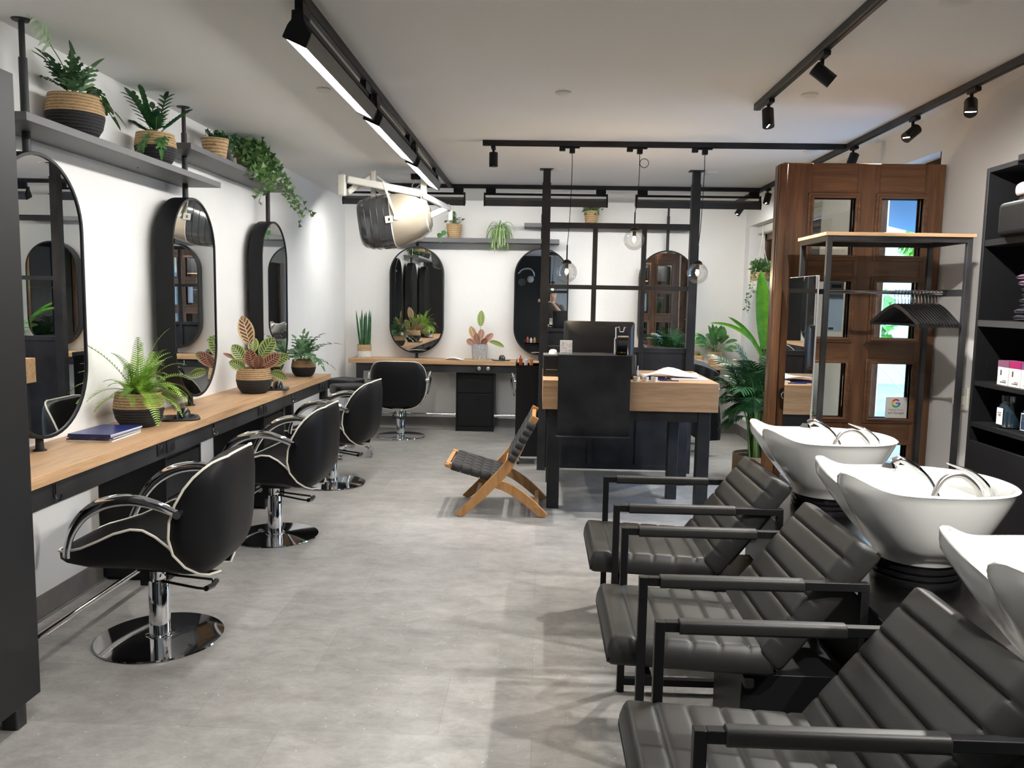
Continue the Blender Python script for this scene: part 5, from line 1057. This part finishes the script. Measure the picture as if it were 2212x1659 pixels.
def ivy(o, c, vines, rn, m_='ivym', sz=.034, r=.0014):
    b, s = MB(), MB()
    for pts in vines:
        P = crv([Vector(c)+Vector(p) for p in pts], 7); s.tube(P, r, 4)
        for p in P[1:]:
            for k in range(2):
                d = rdir(rn, -40, 50); z = sz*rn.uniform(.6, 1.2); q = p+d*z*.6; nn = d.cross(Vector((rn.gauss(0,1), rn.gauss(0,1), 1))).normalized(); u = nn.cross(d)
                L5 = [q-u*0, q+u*z*.55+d*z*.05, q+u*z*.28+d*z*.38, q+d*z*1.0, q-u*z*.28+d*z*.38, q-u*z*.55+d*z*.05]; b.add([tuple(v) for v in L5], [(0,1,2), (0,2,3,4), (0,4,5)])
    keep(b, o, 0, XL+.012, -1); keep(s, o, 0, XL+.012, -1); b.build('leaves', m_, o); s.build('vines', 'stemm', o)
o = plant('small dark ivy in a pale straw cone pot on the higher shelf', 'plant', (-2.20, 5.47, 2.4555), .090, .135, 'cone', 'plants on the worktop shelves', name='potted_ivy'); rn = random.Random(2)
ivy(o, (0,0,.12), [[(0,0,0), (rn.uniform(-.05,.06), rn.uniform(-.13,.24), rn.uniform(.02,.06)), (rn.uniform(-.06,.08), rn.uniform(-.2,.34), rn.uniform(-.02,.05))] for i in range(14)], rn, 'dgreen', .03)
o = plant('bushy ivy trailing over the far end of the higher shelf', 'plant', (-2.20, 6.05, 2.4555), .075, .12, 'cone', 'plants on the worktop shelves', name='potted_ivy'); rn = random.Random(12)
V_ = [[(0,0,0), (rn.uniform(-.05,.12), rn.uniform(-.16,.12), rn.uniform(.05,.14)), (rn.uniform(0,.17), rn.uniform(-.22,.20), rn.uniform(-.05,.08)), (rn.uniform(.10,.18), rn.uniform(-.25,.25), rn.uniform(-.25,-.02))] for i in range(26)]
V_ += [[(0,0,0), (.10,.15,.05), (.15,.35,-.08), (.16,.55+.10*k,-.20-.06*k)] for k in range(4)]+[[(0,0,0), (.12,.2,.04), (.16,.45,-.10), (.17,.75,-.22), (.18,1.0,-.30)], [(0,0,0), (.1,-.1,.03), (.15,-.12,-.2), (.16,-.2,-.34)]]
ivy(o, (0,0,.10), V_, rn, 'ivym', .042)
# -- far wall shelf
o = plant('trailing pothos in a tapered straw pot on the far wall shelf', 'plant', (-1.032, 9.60, 2.2625), .095, .165, 'cone', 'plants on the far wall shelves', name='potted_pothos'); rn = random.Random(6); b, s = MB(), MB()
for i in range(26):
    d = rdir(rn, 10, 80); L = rn.uniform(.05, .15); p = Vector((rn.uniform(-.04,.04), rn.uniform(-.04,.04), .15)); q = p+d*L; s.tube([p, q], .0016, 4); leaf(b, q, rdir(rn, -30, 50), (0,0,1), .06, .045, .5, 4, m=1)
for q in ((-.13, -.08, -.01), (-.10, -.07, .08), (-.15, -.06, .05)): leaf(b, q, (-.3,-.5,-.6), (0,-1,0), .075, .065, .2, 5, m=1)
s.tube(crv([(0,0,.15), (-.09,-.06,.12), (-.13,-.08,.0)], 4), .0016, 4).tube(crv([(0,0,.15), (.02, 0, .24), (.01,-.02, .27)], 4), .0016, 4); leaf(b, (.01,-.02,.26), (-.5,-.3,.2), (0,-1,0), .06, .05, .2, 5, m=1)
b.build('leaves', 'green', o); s.build('stems', 'stemm', o)
o = plant('spider plant spilling over a silver mosaic bowl on the far wall shelf', 'plant', (-.492, 9.60, 2.2625), .085, .12, 'bowl', 'plants on the far wall shelves', name='potted_spider_plant'); rn = random.Random(9); b = MB()
for i in range(150): leaf(b, (rn.uniform(-.03,.03), rn.uniform(-.03,.03), .10), rdir(rn, 25, 85), (0,0,1), rn.uniform(.22, .34), .014, rn.uniform(4.0, 6.5), 9, shape=lambda t: (1-t)**.35, fold=.2, m=1)
keep(b, o, 1, YB-.012, 1); b.build('leaves', 'spid', o)
o = plant('small ivy in a straw cone pot seen above the partition grid', 'plant', (.571, 9.60, 2.4455), .088, .155, 'cone', 'plants on the far wall shelves', name='potted_ivy'); rn = random.Random(3)
ivy(o, (0,0,.14), [[(0,0,0), (rn.uniform(-.06,.06), rn.uniform(-.06,.02), rn.uniform(.03,.09)), (rn.uniform(-.1,.1), rn.uniform(-.1,.0), rn.uniform(-.04,.07))] for i in range(14)], rn, 'ivym', .036)
# -- far worktop
o = plant('snake plant with tall round spikes in a straw and white pot', 'plant', (-2.098, 9.60, .8405), .083, .155, 'white2', name='potted_snake_plant'); b = MB()
for x, y, tx, ty, L, r in ((-.05,0,-.10,0,.43,.011), (-.025,-.02,-.03,0,.44,.014), (.0,.02,.0,.02,.40,.016), (.02,-.02,.025,-.01,.42,.015), (.045,0,.062,0,.44,.014), (.06,.02,.075,.02,.42,.010), (-.01,-.03,-.05,-.02,.36,.012)):
    b.tube([(x, y, .13), (x+(tx-x)*.4, y, .13+L*.4), (x+(tx-x)*.8, ty, .13+L*.8), (tx, ty, .13+L)], [r, r*1.1, r*.8, .001], 8)
b.build('spikes', 'dgreen', o)
CAMN = Vector((0, -1, .1))
o = plant('small patterned calathea in a silver mosaic pot on the far worktop', 'plant', (-.713, 9.56, .8405), .098, .19, 'mosaic', name='potted_calathea')
calathea(o, .17, [(.01,0,.40,.19,.095,80,80,'calm',.1), (-.06,0,.25,.16,.10,150,70,'calt',.3), (-.02,-.03,.20,.12,.10,200,80,'calr',.3), (.06,-.02,.21,.15,.085,20,50,'calr',.3), (.01,-.02,.25,.12,.09,60,75,'calr',.3), (-.06,-.04,.18,.11,.09,170,40,'calr',.4), (.12,.0,.22,.19,.06,355,-5,'calm',.5), (.03,-.05,.18,.12,.08,320,50,'calr',.4)])
o = plant('tiny succulent in a cream pot beside the peace lily', 'plant', (1.875, 9.58, .8405), .062, .105, 'white2', name='potted_succulent'); b = MB(); rn = random.Random(1)
for i in range(10): leaf(b, (0,0,.095), rdir(rn, 30, 85), (0,0,1), .06, .018, .3, 4, m=1)
b.build('leaves', 'lgreen', o)
o = plant('peace lily in a straw pot at the window end of the far worktop', 'plant', (2.06, 9.56, .8405), .080, .155, 'cyl', name='potted_peace_lily'); b, s = MB(), MB(); rn = random.Random(15)
for i in range(34):
    d = rdir(rn, 20, 82); L = rn.uniform(.08, .22); p = Vector((rn.uniform(-.03,.03), rn.uniform(-.03,.03), .14)); q = p+d*L; s.tube([p, q], .0018, 4); leaf(b, q, (d+Vector((0,0,-.1))), (0,-1,.4), rn.uniform(.11, .17), rn.uniform(.03, .05), .7, 6, m=1)
for q in ((-.02,-.02,.28), (.07,-.02,.27)): leaf(b, q, (.1,0,1), (0,-1,0), .18, .085, .1, 7, m=2)
keep(b, o, 1, YB-.012, 1); b.build('leaves', 'green', o); s.build('stems', 'stemm', o)
# -- window end: palm, broad-leaf plant, hanging basket
o = plant('areca palm in a woven floor basket beside the brown door', 'plant', (1.955, 7.15, 0), .215, .235, 'big', name='potted_palm'); rn = random.Random(31); b, s = MB(), MB()
def frond(c, d, L, droop, ll, n=17):
    d = Vector(d).normalized(); p = Vector(c); pts = [p.copy()]; side0 = d.cross(Vector((0,0,1))).normalized()
    for i in range(n):
        d = (d+Vector((0,0,-1))*droop/n*(.3+1.3*i/n)).normalized(); p = p+d*L/n; pts.append(p.copy()); side = (side0-d*side0.dot(d)).normalized()
        if i > n*.28:
            for s_ in (-1, 1): leaf(b, p, side*s_*.7+d*.75+side.cross(d)*.15, side.cross(d), ll*rn.uniform(.8, 1.1)*math.sin(PI*(.2+.75*(i-n*.28)/(n*.72)))**.5, .022, .75, 5, shape=lambda t: (1-t)**.5, m=1)
    s.tube(pts, [.006*(1-.6*i/n) for i in range(n+1)], 6)
for i in range(44):
    p = Vector((rn.uniform(-.09,.09), rn.uniform(-.09,.09), .2)); az = rn.uniform(0, 360); el = rn.uniform(55, 86); d = rdir(rn, el, el, az, az); h_ = rn.uniform(.22, .50); q = p+Vector((d.x*.12, d.y*.12, h_)); s.tube([p, p*.5+q*.5, q], .009, 6); frond(q, d, rn.uniform(.34, .58), rn.uniform(.6, 1.9), .17)
for az, el, L, h_ in ((190, 38, .55, .45), (200, 20, .45, .35), (180, 50, .62, .5), (215, 30, .5, .4), (170, 30, .5, .45), (240, 40, .5, .4), (195, 5, .40, .5), (185, 60, .6, .6), (205, 55, .55, .45), (175, 15, .45, .6)):
    d = rdir(rn, el, el, az, az); q = Vector((-.05, 0, .2+h_)); s.tube([(-.02, 0, .2), q], .008, 6); frond(q, d, L*.66, 1.4, .16)
b.v = [(min(v[0], 2.38-1.955), v[1], v[2]) for v in b.v]; keep(s, o, 0, 2.38, 1); b.build('leaflets', 'dgreen', o); s.build('canes', 'stemm', o)
o = plant('tall broad-leaved plant in a straw pot on the window sill', 'plant', (2.30, 8.62, .226), .13, .26, 'cyl', name='potted_broadleaf_plant'); b, s = MB(), MB()
o.location = (2.43, 8.82, .2255)
for (p, d, L, w, dr, m_) in (((0,0,.85), (-.10,-.05,1), .85, .16, .15, 1), ((.04,0,.75), (.28,-.0,1), .85, .14, .1, 1), ((-.02,0,.75), (-.45,-.1,1), .62, .05, 1.0, 0), ((-.02,0,.80), (-.6,.0,1), .70, .04, 1.3, 0)):
    leaf(b, p, d, (0,-1,.2), L, w, dr, 12, shape=lambda t: math.sin(PI*min(1, .08+.92*t))**.55, fold=.12, m=3); s.tube([(0,0,.2), p], .007, 6)
b.build('leaves', 'lgreen', o); s.build('stems', 'stemm', o)
o = thing('hanging_planter', 'ivy in a straw and white pot hanging by macrame cord in the window niche', 'plant', (2.455, 9.20, 1.70)); pot(o, .115, .21, 'white2')
b = MB(); top = Vector((0,0,.70))
for k in range(4):
    a = PI/4+k*PI/2; q = Vector((.118*math.cos(a), .118*math.sin(a), .20)); b.tube(crv([top, top*.75+Vector((q.x*.12, q.y*.12, 0)), q*.6+Vector((0,0,.20)), q, Vector((.118*math.cos(a+.6), .118*math.sin(a+.6), .10)), Vector((.07*math.cos(a+1.1), .07*math.sin(a+1.1), .0)), Vector((0,0,-.02)), Vector((0,0,-.06))], 5), .0042, 5)
b.tube([(0,0,.70), (0,0,.74)], .004, 5).tube([(0,0,-.06), (0,0,-.14), (0.005,0,-.30)], [.010, .006, .012], 6); b.build('macrame_cord', 'cotton', o)
MB().tube([(.012*math.cos(t), 0, .735+.012*math.sin(t)) for t in [2*PI*i/12 for i in range(12)]], .002, 5, closed=True).build('ceiling_hook', 'chrome', o); rn = random.Random(19)
ivy(o, (0,0,.20), [[(0,0,0), (rn.uniform(-.10,.10), rn.uniform(-.10,.10), rn.uniform(.04,.14)), (rn.uniform(-.14,.14), rn.uniform(-.14,.05), rn.uniform(.0,.14))] for i in range(24)]+[[(0,0,0), (-.10,-.10,.0), (-.12,-.12,-.15), (-.16,-.10,-.30), (-.17,-.10,-.42)], [(0,0,0), (.06,-.12,-.0), (.05,-.13,-.18), (.08,-.12,-.34), (.02,-.13,-.5)], [(0,0,0), (.1,-.1,0), (.12,-.12,-.2), (.10,-.12,-.38)]], rn, 'ivym', .034)
tag(MB().box(2.43, 2.575, 9.50, 9.558, 1.76, 2.06).box(2.43, 2.575, 9.47, 9.558, 1.745, 1.757).build('fuse_box', 'white', bevel=.004, merge=False), 'small white wall box with a ledge on the side of the window niche', 'wall box')
# ================================================================ things on the worktops
def magazine(lab, loc, rz, m_, h=.007, g=None):
    o = thing('magazine', lab, 'magazine', loc, rz, g); MB().box(-.105, .105, -.148, .148, .0008, h-.0008).build('pages', 'paper', o); MB().box(-.107, .107, -.150, .150, h-.0008, h).box(-.107, .107, -.150, .150, 0, .0008).box(-.107, .107, -.1505, -.1495, 0, h).build('cover', m_, o, merge=False); return o
M_['dkcover'] = nm('dark_printed_cover', (.05,.03,.06), .3, var=.9, scale=25); M_['whcover'] = nm('white_cover', (.7,.7,.7), .3)
z = .8405
for i, (m_, l, dx, r, h) in enumerate((('whcover', 'white magazine at the bottom of the stack beside the fern', 0, .02, .006), ('dkcover', 'dark magazine second from the bottom of the stack', -.004, -.02, .007), ('dkcover', 'dark magazine in the middle of the stack', .003, .03, .006), ('blue', 'navy magazine under the topmost one', -.002, .0, .007), ('blue', 'glossy blue magazine on top of the stack', .004, -.03, .008))):
    magazine(l, (-2.165+dx, 3.93, z), r, m_, h, 'magazines stacked beside the fern'); z += h+.0005
P = [[(x, y, .001+.024*math.sin(PI*min(1, (i/8)*1.2))**1.0*(1-.2*i/8)+.003) for y in (-.10, .10)] for i, x in enumerate([-.11+.22*k/8 for k in range(9)])]
tag(MB().grid(P).build('open_magazine', 'paper', solid=.004, loc=(-1.0, 9.52, .8425)), 'open magazine lying on the far worktop beside the mosaic pot', 'magazine')
def handmirror(lab, loc, rz, g):
    o = thing('hand_mirror', lab, 'hand mirror', loc, rz, g); MB().prism(rrect(-.105, .105, -.105, .105, .05, 6), 0, .012).build('frame', 'plas', o, bevel=.004); MB().prism(rrect(-.085, .085, -.085, .085, .04, 6), .012, .0125).build('glass', 'darkglass', o); MB().lathe([(0, .05), (.02, .047), (.036, .03), (.04, .0), (0, 0)], 20, (.02, .02, .012)).build('grip', 'rub', o)
    return o
gm = 'round black hand mirrors lying on the worktops'
HM = handmirror('black hand mirror lying between the fern and the middle pill mirror', (-2.065, 4.55, .8405), .5, gm)
dup(HM, (-2.03, 6.12, .8405), .3, 'black hand mirror lying behind the calathea basket'); dup(HM, (-.458, 9.52, .8405), .2, 'black hand mirror lying beside the silver mosaic pot')
# ================================================================ the photographer, seen only in the mirrors
def person():
    o = thing('person', 'person in a black T-shirt holding up a phone, seen only in a far-wall mirror', 'person', (.30, -.42, 0))
    def skin_mesh(name, J, E, mat, sub=2):
        me = bpy.data.meshes.new(name); me.from_pydata([j[0] for j in J], E, []); ob = bpy.data.objects.new(name, me); C.objects.link(ob); ob.parent = o; me.materials.append(M_[mat])
        sm = ob.modifiers.new('skin', 'SKIN'); sm.use_smooth_shade = True
        for i, j in enumerate(J): me.skin_vertices[0].data[i].radius = (j[1], j[2] if len(j) > 2 else j[1])
        me.skin_vertices[0].data[0].use_root = True
        q = ob.modifiers.new('u', 'SUBSURF'); q.levels = q.render_levels = sub; return ob
    # body: pelvis, spine, neck, head base, arms raised to the phone, legs (looking to +y)
    J = [((0,0,.95), .15, .11), ((0,0,1.15), .13, .10), ((0,.0,1.34), .16, .11), ((0,.01,1.46), .07, .06), ((0,.02,1.54), .05, .052), ((0,.04,1.60), .05, .055),
         ((-.18,.0,1.40), .055), ((-.24,.10,1.16), .046), ((-.24,.34,1.44), .032), ((-.24,.37,1.50), .024, .03),
         ((.18,.0,1.40), .055), ((.27,.10,1.17), .046), ((.02,.34,1.46), .032), ((-.03,.37,1.51), .024, .03),
         ((-.10,.0,.86), .095), ((-.11,.02,.48), .062), ((-.11,-.02,.09), .042), ((-.11,.12,.035), .035, .03),
         ((.10,.0,.86), .095), ((.11,.02,.48), .062), ((.11,-.02,.09), .042), ((.11,.12,.035), .035, .03)]
    E = [(0,1), (1,2), (2,3), (3,4), (4,5), (2,6), (6,7), (7,8), (8,9), (2,10), (10,11), (11,12), (12,13), (0,14), (14,15), (15,16), (16,17), (0,18), (18,19), (19,20), (20,21)]
    skin_mesh('body', J, E, 'skin')
    # head with face
    P = []
    for i in range(17):
        t = PI*i/16; r_ = []
        for j in range(24):
            a = 2*PI*j/24; z = .125*math.cos(t); rr = math.sin(t); jaw = 1-.22*max(0, -math.cos(t)); x = .075*rr*math.cos(a)*jaw; y = .095*rr*math.sin(a)*(1-.10*max(0, -math.cos(t)))
            if math.sin(a) > .9 and -.05 < z < .02: y += .016*(1-abs(z+.02)/.04)*(math.sin(a)-.9)*10
            r_.append((x, y+.055, z+1.665))
        P.append(r_)
    hd = MB().grid(P, closed_u=True).build('head', 'skin', o, ang=80)
    for s_ in (-1, 1):
        e = MB().lathe([(0, -.010), (.010, -.004), (.012, 0), (.010, .004), (0, .010)], 12, (s_*.03, .138, 1.675)).build('eye', 'white', hd); MB().lathe([(0, -.002), (.005, 0), (0, .002)], 10, (s_*.03, .149, 1.675), axis='y').build('iris', 'blk', hd)
        MB().lathe([(0, -.004), (.018, -.004), (.020, .004), (0, .006)], 14, (s_*.076, .05, 1.665), sy=1.4, axis='x').build('ear', 'skin', hd)
    MB().tube([(-.022, .140, 1.612), (0, .146, 1.609), (.022, .140, 1.612)], [.003, .0055, .003], 8).build('mouth', 'calr' if False else 'stemr', hd)
    P = []
    for i in range(10):
        t = PI*.56*i/9
        P.append([(.082*math.sin(t)*math.cos(a), .050+.102*math.sin(t)*math.sin(a)*(1 if math.sin(a) < 0 else .93), 1.672+.130*math.cos(t)+(.045*max(0, math.sin(a)) if i > 6 else 0)) for a in [2*PI*j/24 for j in range(24)]])
    MB().grid(P, closed_u=True).build('hair', 'hair', o, ang=80)
    # T-shirt and trousers as close shells
    def shell(name, secs, mat): MB().grid([[(cx+rx*math.cos(a), cy_+ry*math.sin(a), z) for a in [2*PI*j/20 for j in range(20)]] for cx, cy_, z, rx, ry in secs], closed_u=True).build(name, mat, o, ang=80)
    shell('t_shirt', [(0,0,.90,.185,.135), (0,0,1.05,.170,.125), (0,0,1.2,.175,.13), (0,0,1.34,.205,.14), (0,0,1.43,.19,.12), (0,.005,1.475,.11,.09), (0,.01,1.50,.07,.07)], 'cloth')
    for s_ in (-1, 1):
        MB().tube([(s_*.15, 0, 1.41), (s_*.19, .0, 1.385), (s_*.235, .06, 1.27), (s_*(.24 if s_ < 0 else .26), .085, 1.21)], [.080, .078, .068, .066], 14).build('sleeve', 'cloth', o)
        MB().tube([(s_*.10, 0, .95), (s_*.105, .01, .70), (s_*.11, .02, .48), (s_*.11, 0, .25), (s_*.11, -.01, .09)], [.125, .105, .085, .072, .068], 16).build('trouser_leg', 'jeans', o)
        MB().tube([(s_*.11, -.07, .04), (s_*.11, .02, .05), (s_*.11, .12, .04), (s_*.11, .19, .03)], [.036, .045, .042, .025], 12, flat=.8).build('shoe', 'rub', o)
    # hands: palm, four fingers and a thumb each, closed round the phone edges
    for s_, cx in ((-1, -.335), (1, -.155)):
        pl = MB().tube([(-.24 if s_ < 0 else -.03, .37, 1.50), (cx-s_*(-.0)-s_*.0+s_*.02, .395, 1.53), (cx+s_*.012, .402, 1.555)], [.024, .034, .030], 10, flat=.55).build('palm', 'skin', o)
        for k in range(4):
            zz = 1.575-.017*k; L_ = (.052, .058, .054, .044)[k]
            MB().tube([(cx+s_*.016, .398, zz-.004), (cx+s_*.010, .399+L_*.42, zz), (cx-s_*.010, .402+L_*.40, zz+.002), (cx-s_*.026, .394+L_*.36, zz+.002)], [.0085, .0085, .008, .0065], 8).build('finger', 'skin', pl)
        MB().tube([(cx+s_*.010, .385, 1.545), (cx-s_*.006, .376, 1.562), (cx-s_*.022, .378, 1.572)], [.011, .010, .007], 8).build('thumb', 'skin', pl)
person()
o = thing('smartphone', 'dark smartphone held up by the photographer, seen only in reflection', 'phone', (.055, -.018, 1.562)); MB().prism(rrect(-.078, .078, -.037, .037, .010), -.006, .0, 'y').build('case', 'plas', o, bevel=.002); MB().lathe([(0, 0), (.007, 0), (.007, .001), (0, .001)], 14, (-.055, .0, .0), axis='y').build('lens', 'darkglass', o)
# chrome arm lamp on the dark wall behind the camera, seen in the mirrors
o = thing('arc_lamp', 'white ball lamp with a curved chrome arm on the dark wall, seen in a mirror', 'lamp', (-.28, YF+.03, 2.10)); MB().lathe([(0, 0), (.05, 0), (.05, .02), (0, .02)], 20, axis='y').build('wall_plate', 'chrome', o); MB().lathe([(.09*math.sin(a), .09*math.cos(a)) for a in [PI*i/12 for i in range(13)]], 24, (0, .20, 0)).build('ball', 'white', o)
MB().tube(crv([(0,.02,0), (0,.15,0), (.10,.28,.10), (0,.36,.26), (-.20,.38,.25), (-.32,.36,.14)], 6), .022, 12).build('arm', 'chrome', o); MB().lathe([(0, -.02), (.09, -.01), (.10, .01), (.06, .03), (0, .035)], 24, (-.22,.33,-.08), axis='y').build('glass_disc', 'smoke', o)
